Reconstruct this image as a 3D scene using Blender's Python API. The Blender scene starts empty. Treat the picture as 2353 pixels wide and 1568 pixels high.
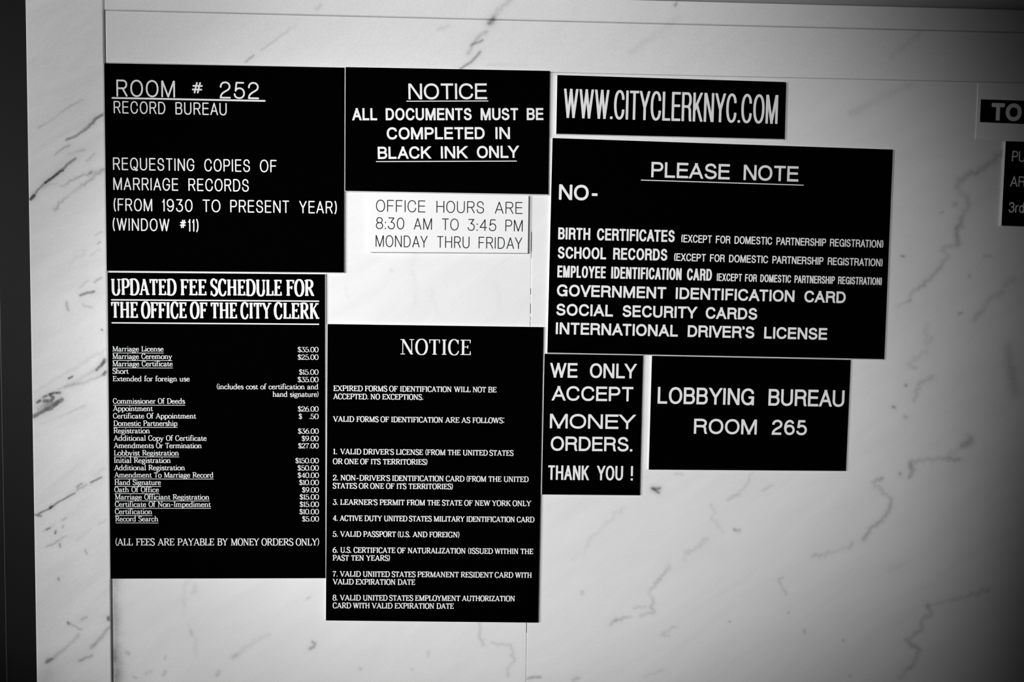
import bpy, math
import numpy as np
from mathutils import Matrix, Vector

# ------------------------------------------------------------------ camera, world, lights, exposure
SC = bpy.context.scene
COL = SC.collection

cam_data = bpy.data.cameras.new('camera')
cam_data.sensor_width = 36.0
cam_data.lens = 1574.85 * 36.0 / 2353.0
cam_data.clip_start = 0.01
cam = bpy.data.objects.new('camera', cam_data)
COL.objects.link(cam)
CAM_LOC = Vector((0.001678, -0.8625, 0.000161))
CAM_RIGHT = Vector((0.99947041, -0.03049163, 0.01136472))
CAM_UP = Vector((-0.01013018, 0.04034112, 0.99913461))
CAM_FWD = Vector((0.03092371, 0.99872061, -0.04001087))
m = Matrix.Identity(4)
for r in range(3):
    m[r][0], m[r][1], m[r][2], m[r][3] = CAM_RIGHT[r], CAM_UP[r], -CAM_FWD[r], CAM_LOC[r]
cam.matrix_world = m
SC.camera = cam

world = bpy.data.worlds.new('world')
SC.world = world
world.use_nodes = True
world.node_tree.nodes['Background'].inputs[0].default_value = (1, 1, 1, 1)
world.node_tree.nodes['Background'].inputs[1].default_value = 0.002

SC.view_settings.view_transform = 'Standard'
SC.view_settings.look = 'None'
SC.view_settings.exposure = 0.0
SC.view_settings.gamma = 1.0


def spot(name, loc, aim, watts, half_angle, blend, radius):
    d = bpy.data.lights.new(name, 'SPOT')
    d.energy = watts
    d.spot_size = 2 * half_angle
    d.spot_blend = blend
    d.shadow_soft_size = radius
    o = bpy.data.objects.new(name, d)
    COL.objects.link(o)
    o.location = loc
    o.rotation_euler = (Vector(aim) - Vector(loc)).to_track_quat('-Z', 'Y').to_euler()
    return o


# corridor lamp and two added fill spots, all left of and above the viewer
spot('corridor_lamp', (-1.6167, -1.4272, 0.1050), (-0.4434, 0, 0.0692), 80.6, 0.3509, 0.331, 0.07)
spot('added_middle_spot', (-0.5764, -1.5372, 0.2745), (0.0079, 0, -0.0238), 63.1, 0.3587, 0.769, 0.07)  # unseen spot, added to even out the light over the wall's middle
spot('added_lower_spot', (-1.0520, -1.4995, 0.3723), (-0.0798, 0, -0.2248), 30.9, 0.2781, 0.300, 0.07)  # another unseen spot, added to shape the brightness lower down


# ------------------------------------------------------------------ materials
def new_mat(name):
    mt = bpy.data.materials.new(name)
    mt.use_nodes = True
    return mt, mt.node_tree, mt.node_tree.nodes['Principled BSDF']


def grey(v):
    return (v, v, v, 1)


def plain(name, v, rough, spec=0.3, bump=0.0, scale=400.0, vary=0.0):
    mt, nt, b = new_mat(name)
    b.inputs['Base Color'].default_value = grey(v)
    b.inputs['Roughness'].default_value = rough
    b.inputs['Specular IOR Level'].default_value = spec
    if bump or vary:
        tc = nt.nodes.new('ShaderNodeTexCoord')
        n = nt.nodes.new('ShaderNodeTexNoise')
        n.inputs['Scale'].default_value = scale
        n.inputs['Detail'].default_value = 4
        nt.links.new(tc.outputs['Object'], n.inputs['Vector'])
        if vary:
            r = nt.nodes.new('ShaderNodeMapRange')
            r.inputs['To Min'].default_value = v * (1 - vary)
            r.inputs['To Max'].default_value = v * (1 + vary)
            nt.links.new(n.outputs['Fac'], r.inputs['Value'])
            nt.links.new(r.outputs['Result'], b.inputs['Base Color'])
        if bump:
            bp = nt.nodes.new('ShaderNodeBump')
            bp.inputs['Strength'].default_value = bump
            bp.inputs['Distance'].default_value = 0.0004
            nt.links.new(n.outputs['Fac'], bp.inputs['Height'])
            nt.links.new(bp.outputs['Normal'], b.inputs['Normal'])
    return mt


def marble(name, base, streak, angle):
    """white marble: the vein attribute carries the individual veins and darker marks, noise the clouding and fine streaks"""
    mt, nt, b = new_mat(name)
    N, Lk = nt.nodes, nt.links
    b.inputs['Roughness'].default_value = 0.6
    b.inputs['Specular IOR Level'].default_value = 0.12
    at = N.new('ShaderNodeAttribute')
    at.attribute_name = 'vein'
    tc = N.new('ShaderNodeTexCoord')
    mp = N.new('ShaderNodeMapping')
    mp.inputs['Rotation'].default_value = (0, math.radians(angle), 0)
    Lk.new(tc.outputs['Object'], mp.inputs['Vector'])
    ms = N.new('ShaderNodeMapping')
    ms.inputs['Scale'].default_value = (1.0, 1.0, 4.5)
    Lk.new(mp.outputs['Vector'], ms.inputs['Vector'])
    n1 = N.new('ShaderNodeTexNoise')
    n1.inputs['Scale'].default_value = 7.0
    n1.inputs['Detail'].default_value = 9.0
    n1.inputs['Roughness'].default_value = 0.68
    n1.inputs['Distortion'].default_value = 0.6
    Lk.new(ms.outputs['Vector'], n1.inputs['Vector'])
    n2 = N.new('ShaderNodeTexNoise')
    n2.inputs['Scale'].default_value = 800.0
    n2.inputs['Detail'].default_value = 3.0
    Lk.new(tc.outputs['Object'], n2.inputs['Vector'])
    r1 = N.new('ShaderNodeMapRange')
    r1.inputs['From Min'].default_value = 0.35
    r1.inputs['From Max'].default_value = 0.72
    r1.inputs['To Min'].default_value = base
    r1.inputs['To Max'].default_value = base * (1 - streak)
    Lk.new(n1.outputs['Fac'], r1.inputs['Value'])
    r2 = N.new('ShaderNodeMapRange')
    r2.inputs['From Min'].default_value = 0.3
    r2.inputs['From Max'].default_value = 0.7
    r2.inputs['To Min'].default_value = 0.94
    r2.inputs['To Max'].default_value = 1.06
    Lk.new(n2.outputs['Fac'], r2.inputs['Value'])
    mul = N.new('ShaderNodeMath')
    mul.operation = 'MULTIPLY'
    Lk.new(r1.outputs['Result'], mul.inputs[0])
    Lk.new(r2.outputs['Result'], mul.inputs[1])
    mix = N.new('ShaderNodeMix')
    mix.data_type = 'FLOAT'
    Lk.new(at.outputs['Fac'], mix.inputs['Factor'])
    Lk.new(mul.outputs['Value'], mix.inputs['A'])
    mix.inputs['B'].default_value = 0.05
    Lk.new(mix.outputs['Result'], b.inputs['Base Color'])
    return mt


M_PANEL = marble('panel_marble', 0.81, 0.07, 35)
M_PILASTER = marble('pilaster_marble', 0.81, 0.13, 32)
M_LINTEL = marble('lintel_marble', 0.80, 0.05, 40)
M_CORNICE = marble('cornice_marble', 0.62, 0.06, 10)
M_BLACK = plain('black_sign_plastic', 0.0006, 0.8, 0.0)
M_CORE = plain('white_sign_core', 0.82, 0.6, 0.1)
M_LETTER = plain('engraved_white', 0.83, 0.7, 0.05)
M_INK = plain('black_engraving', 0.012, 0.7, 0.05)
M_WHITE = plain('white_sign_plastic', 0.84, 0.6, 0.1)
M_PAPER = plain('pale_paper', 0.86, 0.8, 0.1, vary=0.03, scale=60)
M_CAULK = plain('joint_caulk', 0.82, 0.8, 0.1, vary=0.12, scale=300)
M_CRACK = plain('open_joint', 0.012, 0.9, 0.0)
M_GAP = plain('grey_joint', 0.16, 0.9, 0.0, vary=0.5, scale=90)
M_DOOR = plain('dark_bronze_metal', 0.0065, 0.6, 0.12, bump=0.15, scale=900, vary=0.06)
M_EDGE = plain('door_edge_metal', 0.10, 0.5, 0.3)


# ------------------------------------------------------------------ measured wall coordinates (mm)
SIGN_DATA = {
 'room': dict(c=(-325.83, 173.39), th=3.4, q=[(-144.7, 124.8), (144.76, 125.96), (144.61, -124.59), (-144.67, -126.17)], t=[
  ('lettering', 'round', 20.39,2.06,[('ROOM', -130.46,85.18,-60.26,85.31),('#', -40.39,85.35,-26.32,85.38),('252', -6.53,85.42,41.05,85.51)]),
  ('U', 2.06,(-135.36,83.4,47.93,83.59)),
  ('lettering', 'round', 14.99,1.49,[('RECORD', -134.03,64.87,-72.03,65.0),('BUREAU', -59.91,65.02,1.91,65.15)]),
  ('lettering', 'round', 15.23,1.5,[('REQUESTING', -135.6,-3.47,-37.41,-3.22),('COPIES', -25.6,-3.19,29.8,-3.05),('OF', 41.8,-3.02,62.16,-2.97)]),
  ('lettering', 'round', 15.26,1.5,[('MARRIAGE', -135.5,-27.77,-57.17,-27.45),('RECORDS', -44.97,-27.4,28.27,-27.11)]),
  ('lettering', 'round', 15.33,1.51,[('(FROM', -135.54,-53.17,-88.87,-53.02),('1930', -76.82,-52.98,-40.1,-52.86),('TO', -28.0,-52.82,-6.26,-52.75),('PRESENT', 5.6,-52.71,77.37,-52.47),('YEAR)', 89.7,-52.43,135.83,-52.28)]),
  ('lettering', 'round', 15.31,1.51,[('(WINDOW', -136.98,-77.08,-68.34,-77.01),('#11)', -56.0,-76.99,-32.98,-76.97)]),
 ]),
 'ink': dict(c=(-54.18, 224.9), th=3.4, q=[(-125.52, 75.17), (125.58, 76.06), (125.85, -75.71), (-125.91, -75.52)], t=[
  ('lettering', 'heavy', 19.26,2.64,[('NOTICE', -48.45,37.52,48.37,39.84)]),
  ('U', 1.09,(-50.63,35.3,49.34,37.68)),
  ('lettering', 'heavy', 14.8,2.57,[('ALL', -116.99,10.67,-86.68,11.31),('DOCUMENTS', -76.2,11.53,29.53,13.77),('MUST', 40.58,14.01,87.05,14.99),('BE', 97.67,15.22,118.44,15.66)]),
  ('lettering', 'heavy', 14.83,2.65,[('COMPLETED', -74.85,-11.84,45.86,-9.17),('IN', 59.14,-8.88,77.19,-8.48)]),
  ('lettering', 'heavy', 15.02,2.58,[('BLACK', -85.74,-35.91,-20.69,-34.2),('INK', -8.08,-33.86,24.42,-33.01),('ONLY', 36.44,-32.69,88.07,-31.33)]),
  ('U', 1.09,(-87.61,-39.06,85.58,-35.31)),
 ]),
 'hours': dict(c=(-51.46, 111.17), th=5.0, q=[(-98.52, 35.6), (98.24, 36.36), (98.15, -35.22), (-97.87, -36.74)], t=[
  ('lettering', 'round', 14.77,1.18,[('OFFICE', -90.31,12.88,-29.45,12.9),('HOURS', -15.88,12.9,43.1,12.91),('ARE', 56.58,12.91,91.04,12.92)]),
  ('lettering', 'round', 14.49,1.18,[('8:30', -90.4,-8.3,-55.48,-8.41),('AM', -43.66,-8.45,-21.26,-8.52),('TO', -8.94,-8.56,11.78,-8.63),('3:45', 23.02,-8.66,58.39,-8.78),('PM', 69.83,-8.81,91.3,-8.88)]),
  ('lettering', 'round', 14.52,1.18,[('MONDAY', -90.64,-30.32,-26.65,-30.41),('THRU', -14.79,-30.43,25.43,-30.49),('FRIDAY', 36.69,-30.5,90.92,-30.58)]),
 ]),
 'www': dict(c=(224.03, 259.28), th=3.4, q=[(-143.33, 36.84), (143.49, 34.41), (143.51, -36.21), (-143.67, -35.04)], t=[
  ('lettering', 'heavy', 35.76,3.13,[('WWW.', -134.97,-15.38,-73.83,-15.9),('CITYCLERKNYC.', -72.33,-15.91,86.59,-17.24),('COM', 87.72,-17.25,134.07,-17.63)]),
 ]),
 'note': dict(c=(289.79, 82.6), th=3.4, q=[(-214.02, 136.2), (216.54, 130.02), (214.41, -135.24), (-216.93, -130.98)], t=[
  ('lettering', 'heavy', 19.11,2.97,[('PLEASE', -89.77,90.01,9.47,88.75),('NOTE', 26.97,88.53,96.81,87.64)]),
  ('U', 1.11,(-102.15,86.26,103.43,83.45)),
  ('lettering', 'heavy', 19.08,3.34,[('NO', -205.09,60.22,-167.93,59.82),('-', -163.99,59.78,-156.84,59.7)]),
  ('lettering', 'heavy', 14.9,2.55,[('BIRTH', -205.33,11.0,-165.07,10.63),('CERTIFICATES', -156.65,10.56,-58.52,9.65)]),
  ('lettering', 'heavy', 9.62,1.37,[('(EXCEPT', -50.16,9.53,-11.47,9.05),('FOR', -6.28,8.99,12.29,8.76),('DOMESTIC', 17.51,8.69,65.59,8.1),('PARTNERSHIP', 70.95,8.03,134.62,7.24),('REGISTRATION)', 139.63,7.18,208.38,6.33)]),
  ('lettering', 'heavy', 14.68,2.55,[('SCHOOL', -205.5,-12.76,-144.56,-13.19),('RECORDS', -135.87,-13.25,-67.4,-13.74)]),
  ('lettering', 'heavy', 9.51,1.38,[('(EXCEPT', -58.79,-13.74,-18.55,-14.26),('FOR', -13.21,-14.32,5.6,-14.57),('DOMESTIC', 11.08,-14.64,60.97,-15.28),('PARTNERSHIP', 66.47,-15.35,131.98,-16.19),('REGISTRATION)', 137.51,-16.26,208.27,-17.17)]),
  ('lettering', 'heavy', 14.84,2.43,[('EMPLOYEE', -205.67,-36.45,-144.79,-36.99),('IDENTIFICATION', -137.98,-37.05,-48.76,-37.85),('CARD', -42.03,-37.91,-10.24,-38.2)]),
  ('lettering', 'heavy', 9.55,1.38,[('(EXCEPT', -4.02,-38.24,28.11,-38.66),('FOR', 32.07,-38.71,47.28,-38.9),('DOMESTIC', 51.63,-38.96,91.08,-39.47),('PARTNERSHIP', 95.44,-39.53,147.37,-40.2),('REGISTRATION)', 151.49,-40.25,208.03,-40.98)]),
  ('lettering', 'heavy', 14.75,2.75,[('GOVERNMENT', -205.97,-59.95,-67.94,-61.65),('IDENTIFICATION', -55.75,-61.8,95.99,-63.68),('CARD', 108.71,-63.84,162.04,-64.49)]),
  ('lettering', 'heavy', 14.78,2.76,[('SOCIAL', -206.38,-84.12,-134.75,-84.88),('SECURITY', -122.73,-85.01,-28.64,-86.0),('CARDS', -17.04,-86.12,48.91,-86.82)]),
  ('lettering', 'heavy', 14.94,2.76,[('INTERNATIONAL', -206.68,-107.72,-51.94,-109.35),("DRIVER'S",-39.46,-109.48,45.8,-110.38),('LICENSE', 58.37,-110.51,139.61,-111.37)]),
 ]),
 'only': dict(c=(131.21, -139.72), th=3.4, q=[(-61.89, 89.72), (62.86, 88.98), (62.04, -89.68), (-63.0, -89.02)], t=[
  ('lettering', 'heavy', 18.53,2.86,[('WE', -54.26,59.9,-19.82,59.81),('ONLY', -4.22,59.76,54.54,59.61)]),
  ('lettering', 'heavy', 18.4,2.86,[('ACCEPT', -51.61,30.82,51.42,30.37)]),
  ('lettering', 'heavy', 18.46,2.87,[('MONEY', -53.9,-4.46,54.0,-5.01)]),
  ('lettering', 'heavy', 18.34,2.88,[('ORDERS.', -52.47,-33.03,51.39,-33.54)]),
  ('lettering', 'heavy', 18.57,2.63,[('THANK', -55.26,-70.26,-3.53,-70.48),('YOU', 7.12,-70.52,40.16,-70.66),('!', 50.15,-70.7,53.47,-70.72)]),
 ]),
 'lobby': dict(c=(332.3, -124.59), th=3.4, q=[(-126.77, 73.47), (128.38, 70.6), (126.48, -72.36), (-128.09, -71.72)], t=[
  ('lettering', 'heavy', 21.34,3.15,[('LOBBYING', -118.55,12.69,5.43,11.42),('BUREAU', 23.61,11.23,121.8,10.23)]),
  ('lettering', 'heavy', 19.31,2.98,[('ROOM', -71.3,-25.45,9.58,-26.04),('265', 29.03,-26.19,74.41,-26.52)]),
 ]),
 'fee': dict(c=(-337.2, -145.57), th=3.4, q=[(-132.32, 190.46), (132.47, 191.8), (133.24, -190.9), (-133.39, -191.35)], t=[
  ('lettering', 'serifbold', 19.67,4.74,[('UPDATED', -127.91,163.15,-49.8,163.68),('FEE', -43.84,163.73,-12.93,163.94),('SCHEDULE', -7.3,163.98,79.16,164.57),('FOR', 85.3,164.61,118.63,164.84)]),
  ('U', 1.65,(-127.75,157.01,124.79,158.36)),
  ('lettering', 'serifbold', 19.49,4.75,[('THE', -128.13,135.01,-96.55,135.18),('OFFICE', -91.41,135.21,-37.27,135.51),('OF', -31.99,135.54,-12.29,135.65),('THE', -7.12,135.67,24.27,135.85),('CITY', 29.45,135.88,65.52,136.07),('CLERK', 70.48,136.1,124.67,136.4)]),
  ('U', 1.54,(-127.62,128.74,124.79,129.71)),
  ('lettering', 'serifsmall', 6.3,1.07,[('Marriage License', -127.45,93.5,-65.37,94.1)]),
  ('U', 0.59,(-127.01,91.49,-65.39,91.96)),
  ('lettering', 'serifsmall', 6.31,1.07,[('Marriage Ceremony', -127.56,84.23,-55.25,84.9)]),
  ('U', 0.6,(-127.12,82.21,-55.27,82.76)),
  ('lettering', 'serifsmall', 6.32,1.07,[('Marriage Certificate', -127.67,75.06,-54.39,75.72)]),
  ('U', 0.6,(-127.22,73.04,-54.41,73.57)),
  ('lettering', 'serifsmall', 6.32,1.07,[('Short', -127.78,65.89,-108.37,66.06)]),
  ('lettering', 'serifsmall', 6.33,1.07,[('Extended for foreign use', -127.53,56.59,-33.74,57.26)]),
  ('lettering', 'serifsmall', 6.37,1.08,[('(includes cost of certification and', -0.82,47.82,124.44,48.7)]),
  ('lettering', 'serifsmall', 6.38,1.08,[('hand signature)', 68.11,38.87,124.8,39.19)]),
  ('lettering', 'serifsmall', 6.35,1.08,[('Commissioner Of Deeds', -127.63,28.77,-39.83,29.41)]),
  ('U', 0.6,(-127.18,26.74,-39.85,27.25)),
  ('lettering', 'serifsmall', 6.35,1.08,[('Appointment', -127.38,19.56,-79.31,19.9)]),
  ('lettering', 'serifsmall', 6.36,1.08,[('Certificate Of Appointment', -127.73,10.34,-26.42,10.89)]),
  ('lettering', 'serifsmall', 6.36,1.08,[('Domestic Partnership', -127.25,1.11,-49.36,1.61)]),
  ('U', 0.6,(-126.8,-0.8,-49.37,-0.44)),
  ('lettering', 'serifsmall', 6.36,1.08,[('Registration', -127.36,-8.12,-83.1,-7.86)]),
  ('lettering', 'serifsmall', 6.38,1.08,[('Additional Copy Of Certificate', -127.23,-17.36,-13.49,-16.84)]),
  ('lettering', 'serifsmall', 6.38,1.08,[('Amendments Or Termination', -127.1,-26.61,-19.7,-26.16)]),
  ('lettering', 'serifsmall', 6.38,1.08,[('Lobbyist Registration', -127.21,-35.88,-47.77,-35.48)]),
  ('U', 0.6,(-126.76,-37.68,-47.78,-37.41)),
  ('lettering', 'serifsmall', 6.39,1.08,[('Initial Registration', -127.32,-45.17,-57.87,-44.85)]),
  ('lettering', 'serifsmall', 6.4,1.09,[('Additional Registration', -126.84,-54.33,-40.47,-53.95)]),
  ('lettering', 'serifsmall', 6.41,1.09,[('Amendment To Marriage Record', -126.83,-63.49,-5.49,-63.12)]),
  ('U', 0.6,(-126.38,-65.42,-5.51,-65.06)),
  ('lettering', 'serifsmall', 6.4,1.09,[('Hand Signature', -126.94,-72.78,-70.15,-72.57)]),
  ('U', 0.6,(-126.49,-74.71,-70.17,-74.63)),
  ('lettering', 'serifsmall', 6.41,1.09,[('Oath Of Office', -127.16,-81.96,-72.6,-81.78)]),
  ('U', 0.6,(-126.71,-83.89,-72.62,-83.84)),
  ('lettering', 'serifsmall', 6.42,1.09,[('Marriage Officiant Registration', -126.68,-91.15,-10.76,-90.92)]),
  ('U', 0.6,(-126.23,-92.96,-10.77,-92.74)),
  ('lettering', 'serifsmall', 6.43,1.09,[('Certificate Of Non-Impediment', -126.79,-100.34,-9.04,-100.15)]),
  ('U', 0.61,(-126.34,-102.28,-9.05,-102.09)),
  ('lettering', 'serifsmall', 6.42,1.09,[('Certification', -126.89,-109.55,-81.24,-109.44)]),
  ('U', 0.61,(-126.44,-111.48,-81.26,-111.5)),
  ('lettering', 'serifsmall', 6.43,1.09,[('Record Search', -126.53,-118.76,-73.76,-118.65)]),
  ('U', 0.61,(-126.08,-120.69,-73.78,-120.71)),
  ('price', 'serifsmall', 6.23,1.08,[('$35.00', 98.92,94.85,124.56,95.1)]),
  ('price', 'serifsmall', 6.24,1.08,[('$25.00', 98.91,85.38,124.56,85.62)]),
  ('price', 'serifsmall', 6.25,1.08,[('$15.00', 100.55,66.79,124.56,67.0)]),
  ('price', 'serifsmall', 6.25,1.08,[('$35.00', 98.88,57.4,124.56,57.61)]),
  ('price', 'serifsmall', 6.28,1.09,[('$26.00', 98.96,20.54,124.68,20.72)]),
  ('price', 'serifsmall', 6.29,1.09,[('$36.00', 99.16,-7.24,124.8,-7.09)]),
  ('price', 'serifsmall', 6.3,1.09,[('$9.00', 103.8,-16.54,124.8,-16.42)]),
  ('price', 'serifsmall', 6.3,1.09,[('$27.00', 99.38,-25.77,124.8,-25.63)]),
  ('price', 'serifsmall', 6.31,1.09,[('$150.00', 95.9,-44.5,124.92,-44.36)]),
  ('price', 'serifsmall', 6.32,1.09,[('$50.00', 98.63,-53.71,124.92,-53.6)]),
  ('price', 'serifsmall', 6.32,1.09,[('$40.00', 98.74,-62.95,125.04,-62.85)]),
  ('price', 'serifsmall', 6.33,1.1,[('$10.00', 100.53,-72.07,125.05,-71.98)]),
  ('price', 'serifsmall', 6.34,1.1,[('$9.00', 104.1,-81.43,125.05,-81.36)]),
  ('price', 'serifsmall', 6.34,1.1,[('$15.00', 101.22,-90.46,125.05,-90.39)]),
  ('price', 'serifsmall', 6.35,1.1,[('$15.00', 101.21,-99.73,125.05,-99.67)]),
  ('price', 'serifsmall', 6.35,1.1,[('$10.00', 100.85,-109.13,125.05,-109.08)]),
  ('price', 'serifsmall', 6.36,1.1,[('$5.00', 104.19,-118.29,125.05,-118.25)]),
  ('price', 'serifsmall', 6.28,1.09,[('$', 100.14,11.26,104.19,11.28),('.50', 112.88,11.34,124.68,11.42)]),
  ('lettering', 'serifmid', 8.67,1.22,[('(ALL', -126.76,-149.11,-105.39,-149.09),('FEES', -101.37,-149.09,-78.42,-149.07),('ARE', -74.51,-149.06,-54.36,-149.04),('PAYABLE', -50.33,-149.04,-5.17,-149.0),('BY', -1.13,-149.0,11.5,-148.98),('MONEY', 15.67,-148.98,50.4,-148.95),('ORDERS', 53.75,-148.95,93.13,-148.91),('ONLY)', 96.49,-148.91,125.53,-148.88)]),
 ]),
 'valid': dict(c=(-67.85, -204.26), th=3.4, q=[(-133.63, 188.8), (135.57, 187.85), (133.55, -190.11), (-135.49, -186.54)], t=[
  ('lettering', 'serifbig', 19.04,3.37,[('NOTICE', -43.08,151.91,44.92,151.91)]),
  ('lettering', 'seriftext', 6.77,1.33,[('EXPIRED', -126.2,105.28,-90.03,105.24),('FORMS', -87.16,105.24,-59.51,105.21),('OF', -56.88,105.21,-46.57,105.2),('IDENTIFICATION', -43.45,105.2,20.98,105.13),('WILL', 24.35,105.12,44.73,105.1),('NOT', 47.51,105.1,64.06,105.08),('BE', 66.84,105.08,77.24,105.07)]),
  ('lettering', 'seriftext', 6.77,1.33,[('ACCEPTED.', -126.19,95.15,-82.82,95.1),('NO', -80.07,95.1,-68.58,95.09),('EXCEPTIONS.', -65.46,95.08,-14.34,95.02)]),
  ('lettering', 'seriftext', 6.8,1.34,[('VALID', -126.28,66.75,-100.7,66.69),('FORMS', -97.47,66.68,-70.15,66.61),('OF', -67.52,66.6,-57.2,66.57),('IDENTIFICATION', -54.32,66.57,10.42,66.4),('ARE', 13.44,66.39,30.94,66.35),('AS', 33.84,66.34,44.59,66.31),('FOLLOWS:', 47.62,66.3,87.83,66.2)]),
  ('lettering', 'seriftext', 6.83,1.34,[('1.', -126.6,25.77,-121.21,25.75),('VALID', -117.38,25.74,-91.74,25.63),("DRIVER'S",-88.98,25.62,-50.77,25.46),('LICENSE', -48.13,25.45,-14.39,25.31),('(FROM', -11.38,25.3,13.86,25.19),('THE', 16.76,25.18,32.73,25.11),('UNITED', 35.76,25.1,66.91,24.97),('STATES', 69.33,24.96,99.46,24.84)]),
  ('lettering', 'seriftext', 6.82,1.34,[('OR', -126.71,13.26,-114.85,13.23),('ONE', -112.33,13.22,-95.31,13.17),('OF', -92.67,13.17,-82.46,13.14),('ITS', -79.58,13.13,-67.44,13.1),('TERRITORIES)', -64.43,13.09,-8.64,12.95)]),
  ('lettering', 'seriftext', 6.85,1.35,[('2.', -126.69,-7.44,-120.22,-7.47),("NON-DRIVER'S",-117.22,-7.48,-55.44,-7.77),('IDENTIFICATION', -52.79,-7.78,11.93,-8.08),('CARD', 14.6,-8.09,37.86,-8.2),('(FROM', 40.65,-8.21,65.54,-8.33),('THE', 68.45,-8.34,84.62,-8.41),('UNITED', 87.67,-8.43,118.98,-8.57)]),
  ('lettering', 'seriftext', 6.85,1.34,[('STATES', -126.92,-17.68,-96.91,-17.77),('OR', -94.39,-17.77,-82.37,-17.81),('ONE', -80.08,-17.82,-63.11,-17.87),('OF', -60.34,-17.88,-50.1,-17.91),('ITS', -47.2,-17.92,-35.02,-17.95),('TERRITORIES)', -32.12,-17.96,23.64,-18.13)]),
  ('lettering', 'seriftext', 6.87,1.35,[('3.', -126.78,-38.3,-120.54,-38.33),("LEARNER'S",-117.54,-38.35,-71.11,-38.56),('PERMIT', -68.33,-38.58,-37.09,-38.72),('FROM', -34.31,-38.73,-11.34,-38.84),('THE', -8.43,-38.85,7.31,-38.93),('STATE', 10.1,-38.94,35.33,-39.06),('OF', 38.12,-39.07,48.57,-39.12),('NEW', 51.49,-39.13,70.59,-39.22),('YORK', 73.39,-39.24,96.66,-39.34),('ONLY', 99.34,-39.36,122.41,-39.46)]),
  ('lettering', 'seriftext', 6.88,1.35,[('4.', -126.88,-58.73,-120.76,-58.76),('ACTIVE', -117.87,-58.78,-89.96,-58.94),('DUTY', -87.19,-58.96,-65.61,-59.08),('UNITED', -62.83,-59.1,-33.72,-59.26),('STATES', -31.3,-59.28,-2.97,-59.44),('MILITARY', -0.3,-59.46,38.3,-59.68),('IDENTIFICATION', 40.97,-59.69,102.26,-60.05),('CARD', 104.95,-60.06,126.95,-60.19)]),
  ('lettering', 'seriftext', 6.89,1.35,[('5.', -126.86,-78.95,-120.49,-78.98),('VALID', -117.36,-78.99,-91.59,-79.12),('PASSPORT', -88.7,-79.13,-47.89,-79.33),('(U.S.', -45.59,-79.34,-29.62,-79.42),('AND', -26.35,-79.44,-8.41,-79.52),('FOREIGN)', -5.62,-79.54,32.39,-79.72)]),
  ('lettering', 'seriftext', 6.91,1.36,[('6.', -126.85,-99.33,-120.47,-99.37),('U.S.', -117.34,-99.39,-103.48,-99.5),('CERTIFICATE', -100.71,-99.52,-48.52,-99.89),('OF', -45.86,-99.91,-35.69,-99.99),('NATURALIZATION', -32.78,-100.01,40.36,-100.54),('(ISSUED', 43.28,-100.56,74.62,-100.79),('WITHIN', 77.31,-100.81,107.26,-101.02),('THE', 110.08,-101.05,126.0,-101.16)]),
  ('lettering', 'seriftext', 6.89,1.35,[('PAST', -126.84,-109.53,-106.72,-109.59),('TEN', -103.82,-109.6,-87.89,-109.65),('YEARS)', -84.75,-109.66,-55.01,-109.76)]),
  ('lettering', 'seriftext', 6.93,1.36,[('7.', -126.82,-129.97,-120.67,-130.01),('VALID', -117.54,-130.03,-91.95,-130.23),('UNIITED', -89.05,-130.25,-55.41,-130.5),('STATES', -52.74,-130.52,-22.91,-130.74),('PERMANENT', -20.24,-130.76,31.84,-131.15),('RESIDENT', 34.52,-131.17,75.3,-131.47),('CARD', 77.63,-131.49,100.89,-131.66),('WITH', 103.7,-131.68,124.55,-131.83)]),
  ('lettering', 'seriftext', 6.92,1.36,[('VALID', -126.45,-140.08,-100.86,-140.25),('EXPIRATION', -98.08,-140.27,-47.97,-140.61),('DATE', -45.18,-140.63,-23.34,-140.78)]),
  ('lettering', 'seriftext', 6.95,1.36,[('8.', -126.79,-160.57,-120.76,-160.61),('VALID', -117.5,-160.63,-91.87,-160.81),('UNITED', -88.96,-160.83,-58.19,-161.05),('STATES', -55.77,-161.07,-25.77,-161.28),('EMPLOYMENT', -23.1,-161.3,33.92,-161.7),('AUTHORIZATION', 36.49,-161.71,103.56,-162.18)]),
  ('lettering', 'seriftext', 6.94,1.36,[('CARD', -126.78,-170.58,-103.94,-170.76),('WITH', -101.16,-170.78,-80.46,-170.94),('VALID', -77.43,-170.96,-51.84,-171.16),('EXPIRATION', -48.93,-171.18,1.07,-171.56),('DATE', 4.11,-171.59,25.7,-171.75)]),
 ]),
 'to': dict(c=(669.54, 263.21), th=0.8, q=[(-54.34, 35.58), (54.16, 36.06), (55.13, -36.69), (-54.95, -34.95)], t=[
  ('lettering', 'heavy', 21.98,5.15,[('TO', -36.11,-11.0,3.16,-11.34)]),
 ]),
 'pu': dict(c=(694.96, 172.02), th=3.4, q=[(-42.96, 53.84), (44.03, 53.03), (43.18, -54.32), (-44.26, -52.55)], t=[
  ('lettering', 'heavy', 13.25,1.53,[('PU', -34.43,28.61,-17.37,28.01)]),
  ('lettering', 'heavy', 13.29,1.54,[('AR', -35.29,-3.01,-16.03,-3.58)]),
  ('lettering', 'heavy', 13.19,1.54,[('3rd', -36.1,-35.85,-16.09,-36.36)]),
 ]),
}
BAND = [(-50.22, 15.08), (43.7, 14.25), (43.87, -15.55), (-50.34, -13.42)]
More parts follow.
